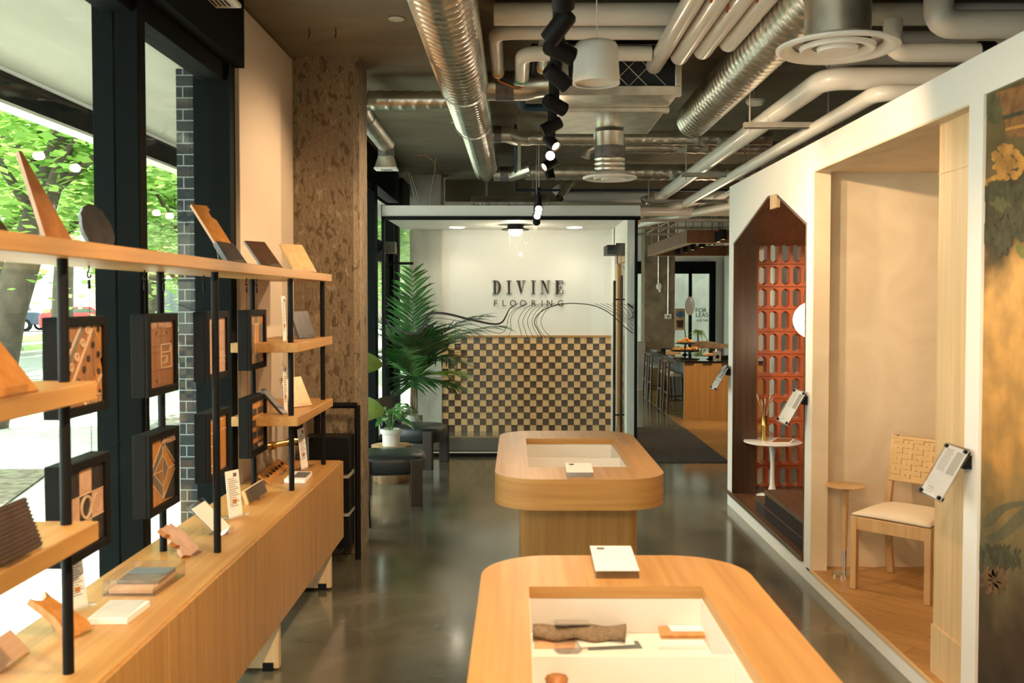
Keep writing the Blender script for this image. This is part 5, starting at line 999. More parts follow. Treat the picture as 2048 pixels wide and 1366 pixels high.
pipe('white pipe crossing second, ending in a tagged elbow by the large duct', [(1.24, 5.5, 3.3), (-.13, 5.5, 3.3), (-.13, 6.35, 3.27)], .042, group='white pipes crossing the ceiling', tagc='orange_tag')
pipe('white pipe crossing third, with a green tagged elbow', [(.8, 5.66, 3.22), (.03, 5.66, 3.22), (.03, 6.25, 3.2)], .045, group='white pipes crossing the ceiling', tagc='green_tag')
pipe('short white tagged pipe beside the green tagged elbow', [(.16, 5.7, 3.28), (.16, 6.2, 3.26)], .035, tagc='orange_tag')
t = thing('black_hoses', 'pair of black hoses dropping beside the track lights', 'hose', (.1, 6, 3.3))
for x in (.1, .13): B().cyl((x, 5.8, 3.3), (x, 6.5, 3.3), .018).o('hose', 'black', t)
t = pipe('copper pipe stub with brass valve below the tagged white pipe', [(-.13, 6.35, 3.27), (-.13, 6.45, 3.24), (.0, 6.5, 3.2), (.05, 6.5, 3.22)], .01, 'copper', name='copper_pipe')
pipe('long white insulated pipe running above the partition and turning at both ends', [(3.2, 5.25, 2.975), (1.705, 5.25, 2.975), (1.705, 11.3, 2.975), (.55, 11.3, 2.975), (.45, 11.3, 3.1)], .062); pipe('slimmer white insulated pipe nearer the partition, turning into it', [(3.2, 5.08, 2.86), (1.936, 5.08, 2.86), (1.936, 10.9, 2.86)], .045, tagc='orange_tag'); pipe('third white pipe just visible behind the partition corner', [(2.45, 8.6, 2.9), (2.45, 10.9, 2.9)], .045, tagc='orange_tag')
pipe('white drop elbow pipe at the upper right corner', [(2.22, 5.0, 3.4), (2.22, 5.0, 3.2), (3.4, 5.0, 3.2)], .075); pipe('white elbow pipe below the upper right corner', [(2.02, 5.1, 3.25), (2.02, 5.1, 3.08), (3.4, 5.1, 3.08)], .05)
pipe('fat white pipe ending in a rounded bend near the diffuser', [(3.3, 6.0, 3.31), (2.15, 6.0, 3.31), (2.05, 6.2, 3.33)], .07)
t = thing('pipe_coupling', 'black rubber coupling on the right hand elbow pipe', 'coupling', (2.52, 5.1, 3.08)); B().cyl((2.48, 5.1, 3.08), (2.56, 5.1, 3.08), .06, n=20).o('sleeve', 'black', t)
for i, (y, x0_, x1_, z) in enumerate(((6.14, 1.47, 2.06, 2.885), (8.55, 1.49, 2.1, 2.885), (10.85, 1.47, 2.6, 2.885))):
    t = thing('strut_hanger', ('nearest', 'middle', 'farthest')[i] + ' grey strut bar carrying the white pipes on rods', 'hanger', ((x0_+x1_)/2, y, z), 'strut pipe hangers'); b = B(); b.box(x0_, y-.02, z-.025, x1_, y-.016, z+.015); b.box(x0_, y-.02, z-.025, x1_, y+.02, z-.021); b.box(x0_, y+.016, z-.025, x1_, y+.02, z+.015); b.o('channel', 'zinc', t)
    for x in (x0_+.04, x1_-.04): B().cyl((x, y, z-.05), (x, y, 3.4), .006, n=8).o('rod', 'zinc', t)
for y0, z0, lab in ((12.0, 2.95, 'white pipe beyond the vestibule corner, upper'), (12.9, 2.85, 'white pipe beyond the vestibule corner, lower')): pipe(lab, [(1.5, y0+2.6, z0+.05), (1.6, y0+2.4, z0+.05), (2.75, y0-1.0, z0+.1), (2.9, y0-1.2, z0+.1)], .055)
pipe('wide white pipe crossing above the vestibule corner', [(1.3, 12.9, 2.96), (3.6, 12.9, 2.96)], .07); pipe('pale round conduit end hanging beside the vestibule corner', [(1.55, 13.2, 2.75), (1.6, 12.8, 2.8)], .06, 'peach')
for i, y in enumerate((13.2, 14.6, 16)):
    t = thing('strut_hanger', 'strut bar over the bar passage, %s' % ('first', 'second', 'third')[i], 'hanger', (2.3, y, 2.85), 'strut bars over the bar passage'); B().box(1.4, y-.02, 2.84, 3.6, y+.02, 2.88).o('channel', 'zinc', t)
    for x in (1.5, 3.3): B().cyl((x, y, 2.88), (x, y, 3.4), .006, n=8).o('rod', 'zinc', t)
for i in range(3): pipe('thin silver conduit running to the bar, %s' % ('left', 'middle', 'right')[i], [(2.2+i*.25, 10.2, 2.98+i*.03), (2.2+i*.25, 18, 2.98+i*.03)], .012, 'galv', name='conduit', group='silver conduits to the bar')
t = pipe('dark blue steel pipe frame below the cross ducts', [(-.02, 8.8, 3.38), (-.02, 8.8, 3.28), (-.02, 10.95, 3.02), (3.2, 10.95, 3.02)], .014, 'blue', name='blue_pipe')
t = pipe('dark blue steel pipe near the branch duct', [(.03, 6.9, 3.38), (.03, 7.4, 3.25), (.35, 7.4, 3.25)], .03, 'blue', name='blue_pipe')
t = thing('conduit', 'grey vertical strut beside the large duct end', 'conduit', (0, 8.4, 3.2)); B().box(.0, 8.4, 2.9, .03, 8.43, 3.4).o('channel', 'zinc', t)
# cables
for lab, pts in (('thin black cable looping from the ceiling above the vestibule', [(835, 312), (850, 309), (868, 322), (873, 345), (866, 370), (862, 408)]), ('white cable hanging from the ceiling above the vestibule', [(872, 316), (868, 350), (862, 380), (861, 408)]), ('bundle of cables dropping beside the dark window head', [(818, 345), (822, 365), (828, 390), (838, 409)]), ('second cable dropping beside the dark window head', [(822, 350), (829, 372), (836, 395), (840, 409)])):
    t = thing('cable', lab, 'cable', (-1, 10.6, 3), 'loose ceiling cables'); P = [onY(x, y, 10.7) for x, y in pts]; sp_ = []
    for i in range(len(P)-1):
        for k in range(5): sp_.append(P[i].lerp(P[i+1], k/5))
    sp_.append(P[-1]); B().tube(sp_, .005, 6).o('cable', 'copper' if 'loop' in lab else 'zinc', t)
for lab, x, y, ym, z in (('smoke detector on the ceiling beside the right hand duct', 1510, 210, 6.6, 3.33),):
    p = onY(x, y, ym); t = thing('smoke_detector', lab, 'smoke detector', (p.x, ym, 3.2)); B().lathe([(0, 0), (.05, 0), (.065, .02), (.065, .035), (0, .035)], (p.x, ym, p.z), 28).o('body', 'white', t); B().cyl((p.x, ym, p.z+.03), (p.x, ym, 3.4), .012).o('stem', 'zinc', t)
for lab, x, y in (('patched round cover on the near bare ceiling', 793, 38), ('patched flat cover on the bare ceiling beside the large duct', 912, 245)):
    p = onZ(x, y, 3.395); t = thing('ceiling_plate', lab, 'cover plate', p, 'ceiling cover plates'); B().lathe([(0, -.004), (.045, -.004), (.05, 0)], p, 12).o('plate', 'colg', t)
for lab, px in (('left black clip hanging from the near ceiling', 618), ('right black clip hanging from the near ceiling', 671)):
    p = onZ(px, 56, 3.399); t = thing('ceiling_clip', lab, 'clip', p, 'ceiling clips'); B().tube([p, p+Vector((.003, 0, -.03)), p+Vector((-.002, 0, -.06))], .003, 6).o('wire', 'black', t)
p = onZ(430, 8, 3.2); t = thing('air_register', 'white slotted air register at the top left corner', 'air register', (p.x, p.y, 3.2)); B().box(p.x-.09, p.y-.09, 3.2, p.x+.11, p.y+.07, 3.22).o('plate', 'white', t, bevel=.004); b = B()
for k in range(6): b.box(p.x-.05+k*.022, p.y-.06, 3.1985, p.x-.04+k*.022, p.y+.03, 3.2005)
b.o('slots', 'black', t); B().box(p.x-.07, p.y-.07, 3.22, p.x+.08, p.y+.05, 3.4).o('boot', 'galv', t)
# pendant
PYY = 4.74; p = onY(1192, 168, PYY); zb_ = p.z; t = thing('drum_pendant', 'white drum pendant lamp hanging beside the track lights', 'pendant lamp', (p.x, PYY, zb_)); M['shade'] = mat('white_lamp_shade', (.8, .79, .76), .5)
B().lathe([(.1, .0), (.119, 0), (.119, .003), (.108, .185), (.1, .2), (.08, .208), (0, .21)], (p.x, PYY, zb_), 48).o('shade', 'shade', t, sharp=60); B().lathe([(.108, .01), (.1, .012), (0, .03)], (p.x, PYY, zb_), 40).o('diffuser_disc', 'white', t); B().tube([(p.x, PYY, zb_+.2), (p.x+.005, PYY, zb_+.3), (p.x, PYY, 3.4)], .0028, 8).o('cord', 'white', t)
# ---- track lights
TX, TZ = .25, 2.985
t = thing('track_rail', 'long black ceiling track carrying the near spot lights', 'light track', (TX, 3, TZ), 'ceiling tracks'); B().prism([(TX-.018-.023*9.1, -1.8, TZ), (TX+.018-.023*9.1, -1.8, TZ), (TX+.018+.018, 8.1, TZ), (TX-.018+.018, 8.1, TZ)], (0, 0, .03)).o('rail', 'black', t, bevel=.002)
for y in (1, 4.4, 7.9): B().cyl((TX+.023*(y-7.3), y, TZ+.03), (TX+.023*(y-7.3), y, 3.4), .004, n=8).o('rod', 'zinc', t)
TX2, TZ2 = .2, 2.76; t = thing('track_rail', 'short black track in front of the vestibule glass', 'light track', (TX2, 9.5, TZ2), 'ceiling tracks'); B().box(TX2-.018, 8.75, TZ2, TX2+.018, 10.1, TZ2+.03).o('rail', 'black', t, bevel=.002)
for y in (8.8, 9.95): B().cyl((TX2, y, TZ2+.03), (TX2, y, 3.4), .005, n=8).o('rod', 'zinc', t)
def head(lab, y, aim, power, tx=None, tz=TZ, glow='glow_dim', ang=48, r=.04, L=.135, drop=.15, col=WARM, jx=0):
    tx = TX+.023*(y-7.3) if tx is None else tx
    t = thing('spot_light', lab, 'spot light', (tx, y, tz), 'black track spot lights'); j = Vector((tx+jx, y, tz-drop)); d = (Vector(aim)-j).normalized(); 
    B().box(tx-.015, y-.05, tz-.03, tx+.015, y+.05, tz).o('adapter', 'black', t, bevel=.002); B().cyl((tx, y, tz-.02), (tx, y, tz-drop*.85), .03, n=20).cyl((tx, y, tz-drop*.85), j, .014, n=12).o('driver_body', 'black', t, sharp=40)
    c0 = j-d*L*.45; c1 = j+d*L*.55; B().lathe([(0, 0), (r*.8, 0), (r, .012), (r, L), (r*.86, L), (r*.8, L-.02), (0, L-.02)], c0, 28, d).o('can', 'black', t); B().lathe([(0, L-.018), (r*.78, L-.018)], c0, 24, d).o('lens', glow, t)
    if power: s_ = light('spot_lamp', 'SPOT', c1+d*.01, power, col, aim, .03, ang, .7)
    return t
PW = 78
H = [(3.75, (-1.3, 5, 1.2), 'nearest track spot, angled up and large at the top'), (4.12, (1.8, 4.9, 2.3), 'second track spot, its can hanging almost upright'), (4.6, (2.2, 5.7, 1.4), 'third track spot, pointing right beside the pendant'), (5.25, (1.8, 6.4, 2.2), 'fourth track spot, dark against the ducts'), (5.9, (-1.5, 5.7, 1.9), 'fifth track spot, its can slanting down to the left'), (6.5, (1.9, 4.2, .8), 'sixth track spot with its lit rim facing down'), (7.1, (.12, 1.5, 1.7), 'seventh track spot, shining brightly towards the room'), (7.55, (-1.5, 6.1, 1.6), 'eighth track spot just behind the bright one'), (7.95, (.9, 7.5, 0), 'last track spot on the near track')]
for y, aim, lab in H:
    br = 'seventh' in lab; head(lab, y, aim, 8 if br else PW*(.8 if 'eighth' in lab or 'fifth' in lab else 1), glow='glow' if br else 'glow_dim', ang=80 if 'eighth' in lab or 'fifth' in lab else 62)
for i, (y, aim, pw) in enumerate(((8.9, (.1, 2, 1.2), 6), (9.25, (.3, 3, 1.2), 6), (9.6, (.1, 3, 1.2), 6), (9.95, (.35, 12.4, .6), 30))):
    head(('upper', 'second', 'third', 'lowest dark')[i] + ' spot of the short track before the vestibule', y, aim, pw, TX2, TZ2, 'glow' if i < 3 else 'glow_dim')
for i, (y, aim) in enumerate(((2.9, (.3, 2.7, .9)), (2.4, (-1.4, 3.4, .9)), (2.0, (1.8, 3.0, 1.2)), (1.4, (-1.2, 2.2, .9)), (.9, (.4, 2.0, .9)), (.4, (1.8, 2.4, 1.6)), (-.3, (-1.3, 1.9, 1.0)), (3.3, (.3, 5.2, .9)), (-.9, (.3, 3.2, .9)))):  # track heads out of view, put in for their light
    head('unseen black track spot added to light the %s' % ('near table tray', 'middle of the cabinet', 'mural', 'near end of the shelves', 'nearest table end', 'near edge of the mural', 'cabinet beside the camera', 'far table', 'aisle before the near table')[i], y, aim, PW*1.1, ang=62)
# ================= BACK: BAR AREA =================
bt = onY(1369, 722, 13.7); BZ = bt.z
t = thing('bar_counter', 'long oak bar counter with black glossy top', 'bar', (3.1, 15.5, 0)); M['bartop'] = mat('black_glass_top', (.015, .015, .016), .04, coat=.5)
B().box(2.44, 13.7, .003, 3.9, 13.76, BZ-.03).o('end_panel', 'oak_z', t); B().box(2.85, 13.76, .003, 3.85, 17.3, BZ-.03).o('body', 'rib', t); B().box(2.44, 13.69, BZ-.03, 3.92, 17.35, BZ).o('top', 'bartop', t, bevel=.002)
B().box(2.445, 13.77, BZ-.2, 2.475, 17.33, BZ-.031).o('side_apron', 'rib', t)
b = B()
for k in range(6): x = 2.44+k*.27; b.box(x, 13.685, BZ-.055, x+.135, 13.7, BZ-.03)
b.o('inlay_blocks', 'walnut', t)
st = thing('bar_stool', 'bar stool', 'stool', (0, 0, 0), 'dark wood bar stools', world=False)
for x, y in ((-.19, -.17), (-.19, .17), (.17, -.17), (.17, .17)): B().cyl((x*1.15, y*1.15, 0), (x, y, .79 if x < 0 else .58), .02, .017, 10).o('leg', 'walnut', st)
b = B(); b.lathe([(0, 0), (.2, 0), (.225, .02), (.22, .055), (.15, .075), (0, .08)], (.02, 0, .56), 28); b.o('seat', 'acoustic', st)
b = B(); b.tube([(-.13, -.2, .78), (-.2, -.16, .8), (-.235, 0, .805), (-.2, .16, .8), (-.13, .2, .78)], [.012, .018, .02, .018, .012], 10); b.o('back_rail', 'walnut', st)
B().box(-.215, -.17, .3, -.195, .17, .33).o('stretcher', 'walnut', st); B().box(-.2, -.185, .2, .19, -.165, .22).o('stretcher', 'walnut', st)
for i, (y, lab) in enumerate(((14.45, 'nearest of the dark wood bar stools'), (15.05, 'second bar stool, just behind the nearest'), (16.25, 'third bar stool from the front'), (16.85, 'farthest of the dark wood bar stools'))):
    (st if i == 0 else None); o_ = st if i == 0 else dup(st, None, None, lab); o_.location = (2.5, y, 0.003); o_['label'] = lab
# canopy over bar
t = thing('wooden_canopy', 'reddish wood frame canopy hanging above the bar with downlights', 'canopy', (3.1, 15.5, 2.56)); M['redwood'] = wood('reddish_veneer', (.12, .045, .015), (.2, .08, .03), 'y', .4); cz0, cz1 = 2.56, 2.745
for x0_, x1_, y0_, y1_ in ((2.42, 2.52, 13.45, 17.5), (3.85, 3.95, 13.45, 17.5), (2.52, 3.85, 13.45, 13.55), (2.52, 3.85, 17.4, 17.5)): B().box(x0_, y0_, cz0, x1_, y1_, cz1).o('fascia_beam', 'redwood', t)
[B().box(x0_-.004, y0_-.004, cz0-.008, x1_+.004, y1_+.004, cz0-.002).o('underside_board', 'oak_pale_y', t) for x0_, x1_, y0_, y1_ in ((2.42, 2.52, 13.45, 17.5), (3.85, 3.95, 13.45, 17.5), (2.53, 3.84, 13.45, 13.55), (2.53, 3.84, 17.4, 17.5))]
for x, y in ((2.47, 13.6), (3.9, 13.6), (2.47, 17.3)): B().cyl((x, y, cz1), (x, y, 3.4), .006, n=8).o('rod', 'zinc', t)
for i, (px, py, y) in enumerate(((1355, 510, 16.2), (1371, 505, 15.6), (1385, 500, 15.0), (1404, 495, 14.6), (1424, 490, 14.2), (1440, 485, 13.9), (1445, 479, 13.3), (1437, 484, 13.35))):
    p = onY(px, py, y); t = thing('downlight', 'black cylinder downlight over the bar, %s counting from the left' % ('first', 'second', 'third', 'fourth', 'fifth', 'sixth', 'lone near one set eighth', 'seventh')[i], 'light', (p.x, y, p.z), 'downlights over the bar'); B().lathe([(.045, 0), (.055, 0), (.055, .14), (0, .14)], (p.x, y, p.z), 20).o('can', 'black', t); B().lathe([(0, .004), (.046, .004)], (p.x, y, p.z), 16).o('lens', 'glow_dim', t)
    B().cyl((p.x, y, p.z+.14), (p.x, y, 3.4), .005, n=6).o('stem', 'black', t)
light('bar_front_lamp', 'SPOT', (2.9, 11.9, 2.9), 110, WARM, (2.9, 13.7, .4), .05, 60, .8)
for x, y in ((2.9, 14.2), (3.3, 15.2), (3.1, 16.4)): light('bar_lamp', 'SPOT', (x, y, 2.5), 40, WARM, (x, y, 0), .05, 120, 1)
# pastries
fy = 15.2; p = onY(1370, 690, fy); bx = p.x
t = thing('tiered_stand', 'two tier dark serving stand piled with pastries on the bar', 'serving stand', (bx, fy, BZ))
B().lathe([(0, 0), (.06, 0), (.02, .02), (.012, .05), (.23, .06), (.24, .075), (.01, .07), (.01, .17), (.16, .18), (.165, .19), (0, .188)], (bx, fy, BZ), 32).o('tiers', 'black', t)
pst = None; rnd2 = random.Random(5); M['crust'] = mat('golden_crust', (.62, .28, .05), .5, var=.4, vscale=20)
for tier, (r_, z, n_) in enumerate(((.17, .1, 9), (.09, .215, 6), (.02, .25, 1))):
    for k in range(n_):
        a = 2*math.pi*k/n_+tier*.3; c = Vector((bx+r_*math.cos(a), fy+r_*math.sin(a), BZ+z))
        if pst is None:
            pst = thing('croissant', '', 'pastry', (0, 0, 0), 'golden pastries on the tiered stand', world=False); b = B(); b.tube([(-.05, -.02, -.005), (-.035, .005, .003), (0, .018, .01), (.035, .005, .003), (.05, -.02, -.005)], [.006, .02, .028, .02, .006], 10); b.o('crust', 'crust', pst); o_ = pst
        else: o_ = dup(pst)
        o_['label'] = ('golden croissant on the lower tier of the bar stand', 'golden croissant on the upper tier of the bar stand', 'golden croissant topping the bar stand')[tier]; o_.location = c; o_.rotation_euler = (0, 0, rnd2.uniform(0, 6))
q = onY(1421, 712, 14.1); t = thing('cake_stand', 'low cake stand with a clear dome at the bar front', 'cake stand', (q.x, 14.1, BZ)); B().lathe([(0, 0), (.07, 0), (.03, .02), (.03, .04), (.15, .05), (.15, .06), (0, .06)], (q.x, 14.1, BZ), 28).o('stand', 'black', t); B().lathe([(.13, .06), (.13, .12), (.1, .16), (0, .17)], (q.x, 14.1, BZ), 28).o('dome', 'acrylic', t); B().lathe([(0, .06), (.11, .06), (.11, .085), (0, .09)], (q.x, 14.1, BZ), 24).o('cake', 'crust', t)
q = onY(1434, 712, 13.95); t = thing('napkin_box', 'grey cardboard dispenser box standing at the bar front', 'box', (q.x, 13.95, BZ)); B().box(q.x-.05, 13.9, BZ, q.x+.05, 14.0, BZ+.13).o('box', 'acoustic', t, bevel=.003); B().lathe([(0, .001), (.03, .001)], (q.x-.005, 13.899, BZ+.05), 16, (0, -1, 0)).o('round_opening', 'black', t)
q = onY(1449, 716, 14.0); tag(B().box(q.x-.05, 14.0, BZ, q.x+.08, 14.12, BZ+.06).o('black_box', 'black', bevel=.003), 'small black box at the right end of the visible bar', 'box')
q = onY(1335, 694, 16.3); t = thing('serving_tray', 'dark tray of colourful packets at the far end of the bar', 'tray', (q.x, 16.3, BZ)); B().box(q.x-.12, 16.2, BZ, q.x+.12, 16.4, BZ+.05).o('tray', 'black', t); B().box(q.x-.06, 15.95, BZ, q.x+.17, 16.1, BZ+.04).o('packets', 'peach', t)
# back window
r = thing('window_9', 'tall back window behind the bar with FOR LEASE lettering', 'window', (3.7, 20.1, 0)); r['kind'] = 'structure'; del r['category']
B().box(3.3, 20.08, 0, 4.2, 20.09, 2.55).o('glass_pane', 'glass', r); b = B(); b.box(2.35, 20.02, 2.3, 4.2, 20.1, 2.56); b.box(3.66, 20.02, 0, 3.72, 20.1, 2.4); b.box(4.1, 20.0, 0, 4.22, 20.1, 2.56); b.box(3.25, 20.0, 0, 3.32, 20.1, 2.56); b.box(2.35, 20.02, 0, 2.5, 20.1, 2.56); b.o('window_frame', 'frame', r)
B().box(2.5, 20.08, 0, 3.25, 20.09, 2.4).o('glass_pane', 'glass', r); pz = lambda x, y: onY(x, y, 20.07)
for s_, x, y, sz in (('FOR', 1402, 621, .13), ('LEASE', 1407, 630.5, .13), ('630 568', 1405, 641, .075)): text(s_, sz, basis(onY(x, y, 20.05), (1, 0, 0), (0, 0, 1)), 'lettering', 'black', r, .004)
b = B(); 
for y_ in (531, 534, 537, 540): a = pz(1350, y_); b.box(3.32, 20.03, a.z-.01, 4.1, 20.05, a.z+.005)
b.o('blind_slats', 'zinc', r)
struct(B().box(4.4, 17.5, 0, 4.46, 20, 3.0).o('wall_side', 'white')); t = thing('white_column_casing', 'rounded white column casing right of the back window', 'casing', (4.7, 18, 0)); B().cyl((4.55, 17.9, 0), (4.55, 17.9, 2.62), .25, n=32).o('casing', 'gloss_white', t)
# exterior backdrop things behind back window
struct(B().box(-1, 20.4, -.1, 12, 32, -.02).o('ground_rear', 'walk')); struct(B().box(-1, 20.4, 3.5, 12, 23.2, 3.7).o('rear_shade_slab', 'soffit'), 'unseen slab added to shade the area outside the back window'); struct(B().box(-1, 24, 0, 12, 24.2, 6).o('wall_rear_neighbour', 'slate' if 0 else 'colg'), 'pale neighbouring wall seen through the back window')  # overhead slab is out of view, added to shade the rear ground and wall
ey_ = 19.3; a = onY(1350, 617, ey_); c = onY(1370, 660, ey_); t = thing('easel_picture', 'blue flower picture on an easel before the back window', 'picture', (a.x+.1, ey_, 0)); B().box(a.x, ey_, c.z, c.x+.0, ey_+.02, a.z).o('board', 'maple', t); b = B(); rn = random.Random(2)
M['bluefl'] = mat('blue_paint', (.12, .25, .55), .7, var=.5, vscale=30)
b.ico(((a.x+c.x)/2, ey_-.0, a.z-.12), .085, 2, (1, .05, .8)); b.o('painted_bouquet', 'bluefl', t); B().prism([(a.x+.05, ey_-.004, c.z+.05), (c.x-.05, ey_-.004, c.z+.05), (c.x-.03, ey_-.004, c.z+.2), (a.x+.03, ey_-.004, c.z+.2)], (0, .003, 0)).o('painted_vase', 'p_dark', t)
for x in (a.x, c.x): B().cyl((x+.0, ey_+.02, c.z), (x+.1*(1 if x > a.x else -1), ey_+.0, 0), .01, n=8).o('leg', 'darkwood', t)
p = onY(1380, 612, 19.0); t = thing('oval_mirror', 'tall white oval disc sculpture before the back window', 'sculpture', (p.x, 19, 0)); b = B(); b.ico(p, .1, 3, (1, .15, 1.9)); b.o('disc', 'gloss_white', t); B().cyl((p.x, 19.02, 0), (p.x, 19.02, p.z-.1), .01).o('post', 'black', t)
p = onY(1396, 663, 19.3); t = thing('dracaena', 'lime green dracaena plant beyond the bar', 'potted plant', (p.x, 19.3, 0)); B().tube([(p.x, 19.3, 0), (p.x, 19.3, p.z)], .014).o('stem', 'trunk', t); b = B()
for k in range(46): aa = k*2.4; blade(b, Vector((p.x, 19.3, p.z-.02)), Vector((math.cos(aa), math.sin(aa), rnd2.uniform(.2, 1.6))), Vector((0, 0, 1)), rnd2.uniform(.22, .32), .022, 6, rnd2.uniform(.6, 1.3), .2)
b.o('foliage', 'leaf_lime', t)
for i, (x, y, yy) in enumerate(((1415, 688, 18.2), (1446, 693, 17.8))):
    p = onY(x, y, yy); t = thing('curved_chair', ('brown curved back chair beyond the bar, left', 'brown curved back chair beyond the bar, right')[i], 'chair', (p.x, yy, 0), 'curved brown chairs beyond the bar'); b = B(); pr = None
    for k in range(15):
        aa = R(180+180*k/14-0); x_, y_ = p.x+.28*math.cos(aa), yy+.1+.28*math.sin(aa)*-1; kz = p.z-.02+.06*math.sin(math.pi*k/14); q = [b.v((x_, y_, kz-.18)), b.v((x_*1+.02*math.cos(aa), y_, kz-.18)), b.v((x_+.02*math.cos(aa), y_, kz)), b.v((x_, y_, kz))]
        if pr: b.skin(pr, q)
        pr = q
    b.o('backrest', 'peach' if 0 else 'stumptop', t); B().lathe([(0, 0), (.27, 0), (.27, .08), (0, .09)], (p.x, yy+.1, .42), 24).o('seat', 'acoustic', t)
    for k in range(4): aa = R(45+90*k); B().cyl((p.x+.2*math.cos(aa), yy+.1+.2*math.sin(aa), 0), (p.x+.17*math.cos(aa), yy+.1+.17*math.sin(aa), .44), .013, n=8).o('leg', 'darkwood', t)
struct(B().box(4.3, 17.3, 0, 7.0, 17.5, 3.0).o('wall_cream', 'white'), 'cream wall seen through the terracotta screen'); struct(B().box(3.35, 12.0, 0, 4.3, 12.5, 3.4).o('concrete_pillar', 'colg'), 'grey concrete pillar seen through the terracotta screen'); light('lobby_fill', 'POINT', (2.2, 11.6, 2.3), 9, WARM2, size=.25); light('lobby_fill', 'POINT', (5, 14.5, 2.6), 45, WARM2, size=.2)  # lobby points have no fixture, added to brighten the passage and pipes
# fixtures on far pillar
t = thing('wall_ornament', 'pale ceramic wall ornament on the far concrete pillar', 'ornament', onY(1318, 573, 18.5)); p = onY(1318, 573, 18.47); b = B(); b.ico(p, .07, 2, (.85, .4, 1)); b.ico(p+Vector((.02, 0, -.08)), .04, 2, (.7, .4, 1)); b.o('ornament', 'ceramic', t); B().cyl((onY(1317, 500, 18.48).x, 18.48, p.z+.05), (onY(1317, 500, 18.48).x, 18.48, 3.4), .012).o('conduit', 'galv', t)
t = thing('thermostat', 'white thermostat with conduit on the far concrete pillar', 'thermostat', onY(1336, 633, 18.5)); p = onY(1336, 633, 18.48); B().box(p.x-.065, 18.45, p.z-.045, p.x+.065, 18.5, p.z+.05).o('case', 'gloss_white', t, bevel=.004); B().box(p.x-.03, 18.447, p.z-.02, p.x+.03, 18.45, p.z+.02).o('screen', 'acoustic', t); B().cyl((p.x, 18.48, p.z+.05), (p.x, 18.48, 3.4), .015).o('conduit', 'galv', t)
t = thing('dark_cabinet', 'dark low cabinet beside the far pillar', 'cabinet', (2.35, 17, 0)); p = onY(1283, 695, 18); B().box(2.3, 17.9, 0, 2.44, 18.4, p.z+.1).o('body', 'acoustic', t, bevel=.004)
# ================= OUTSIDE =================
struct(B().box(-60, -10, -.3, -1.76, 110, -.04).o('ground_street', 'walk'))
def patch(nm_, pts, z, h, m_, lab): o_ = B().prism([(x, y, z) for x, y in pts], (0, 0, h)).o(nm_, m_); return struct(o_, lab)
patch('planting_bed', [(-4.3, 7.5), (-4.85, 9.75), (-9, 9.75), (-9, 7.0), (-4.7, 7.0)], -.04, .02, 'bed', 'weedy planting bed in the pavement'); patch('gravel_strip', [(-4.95, 11.6), (-5.5, 15.6), (-2.6, 15.6), (-2.6, 11.6)], -.04, .02, 'gravel', 'grey gravel strip in the pavement')
patch('road', [(-15.5, -10), (-15.5, 110), (-9.5, 110), (-9.5, -10)], -.04, .006, 'asphalt', 'grey road'); patch('kerb', [(-15.8, -10), (-15.8, 110), (-15.5, 110), (-15.5, -10)], -.04, .12, 'walk', 'far kerb'); patch('lawn', [(-19, -10), (-19, 110), (-16.6, 110), (-16.6, -10)], -.04, .03, 'grass', 'lawn strip beyond the road'); patch('lawn', [(-24, 5), (-24, 110), (-20.5, 110), (-20.5, 5)], -.04, .03, 'grass', 'lawn beyond the far pavement')
# canopy
b = B(); b.box(-3.05, -5, 3.12, -1.76, 16, 3.3); struct(b.o('canopy_soffit', 'soffit'), 'pale concrete canopy soffit outside the windows'); b = B(); b.box(-3.16, -5, 2.93, -3.05, 16, 3.4); struct(b.o('canopy_beam', 'frame'), 'dark edge beam of the canopy'); struct(B().box(-3.17, -5, 2.91, -3.04, 16, 2.93).o('canopy_trim', 'white'), 'pale lower trim of the canopy beam'); struct(B().box(-3.05, -5, 3.105, -3.0, 16, 3.12).o('canopy_trim', 'white'), 'pale line at the soffit edge')
struct(B().box(-2.03, 5.62, -.05, -1.80, 6.05, 3.12).o('brick_column', 'brick'), 'dark brick column outside the window')
def tree(lab, x, y, h, cr, trunk, nleaf, m_, lean=0, leaf=.22, z0=None, seed=1):
    rn = random.Random(seed); t = thing('tree', lab, 'tree', (x, y, 0), 'trees along the street'); tp = Vector((x+lean, y, h*.62)); b = B(); b.tube([(x, y, -.04), (x+lean*.3, y, h*.25), tp, tp+Vector((lean*.5, 0, h*.2))], [trunk*1.2, trunk, trunk*.7, trunk*.3], 14)
    for k in range(7):
        a = k*.9+seed; s_ = Vector((x+lean*.4, y, h*.3)).lerp(tp, rn.random()); e = s_+Vector((math.cos(a)*cr*.75, math.sin(a)*cr*.75, h*.18)); b.tube([s_, s_.lerp(e, .5)+Vector((0, 0, .2)), e], [trunk*.35, trunk*.2, trunk*.06], 8)
    b.o('trunk', 'bark', t, sharp=70); b = B(); zc = h*.72 if z0 is None else z0
    cl = [(Vector((rn.gauss(0, .45)*cr, rn.gauss(0, .45)*cr, rn.gauss(0, .4)*h*.3)), rn.uniform(.25, .5)*cr) for _ in range(28)]
    for _ in range(nleaf):
        c, rr_ = rn.choice(cl); p = Vector((x+lean, y, zc))+c+Vector((rn.gauss(0, 1), rn.gauss(0, 1), rn.gauss(0, 1)))*rr_*.5
        a = rn.uniform(0, 6.28); d = Vector((math.cos(a), math.sin(a), rn.uniform(-.5, .3))).normalized(); s_ = d.cross(Vector((rn.uniform(-.6, .6), rn.uniform(-.6, .6), 1))).normalized(); l_ = leaf*rn.uniform(.6, 1.2); w_ = l_*.36
        b.quad([p, p+d*l_*.5+s_*w_, p+d*l_, p+d*l_*.5-s_*w_])
    b.o('foliage', m_, t, sharp=180); return t
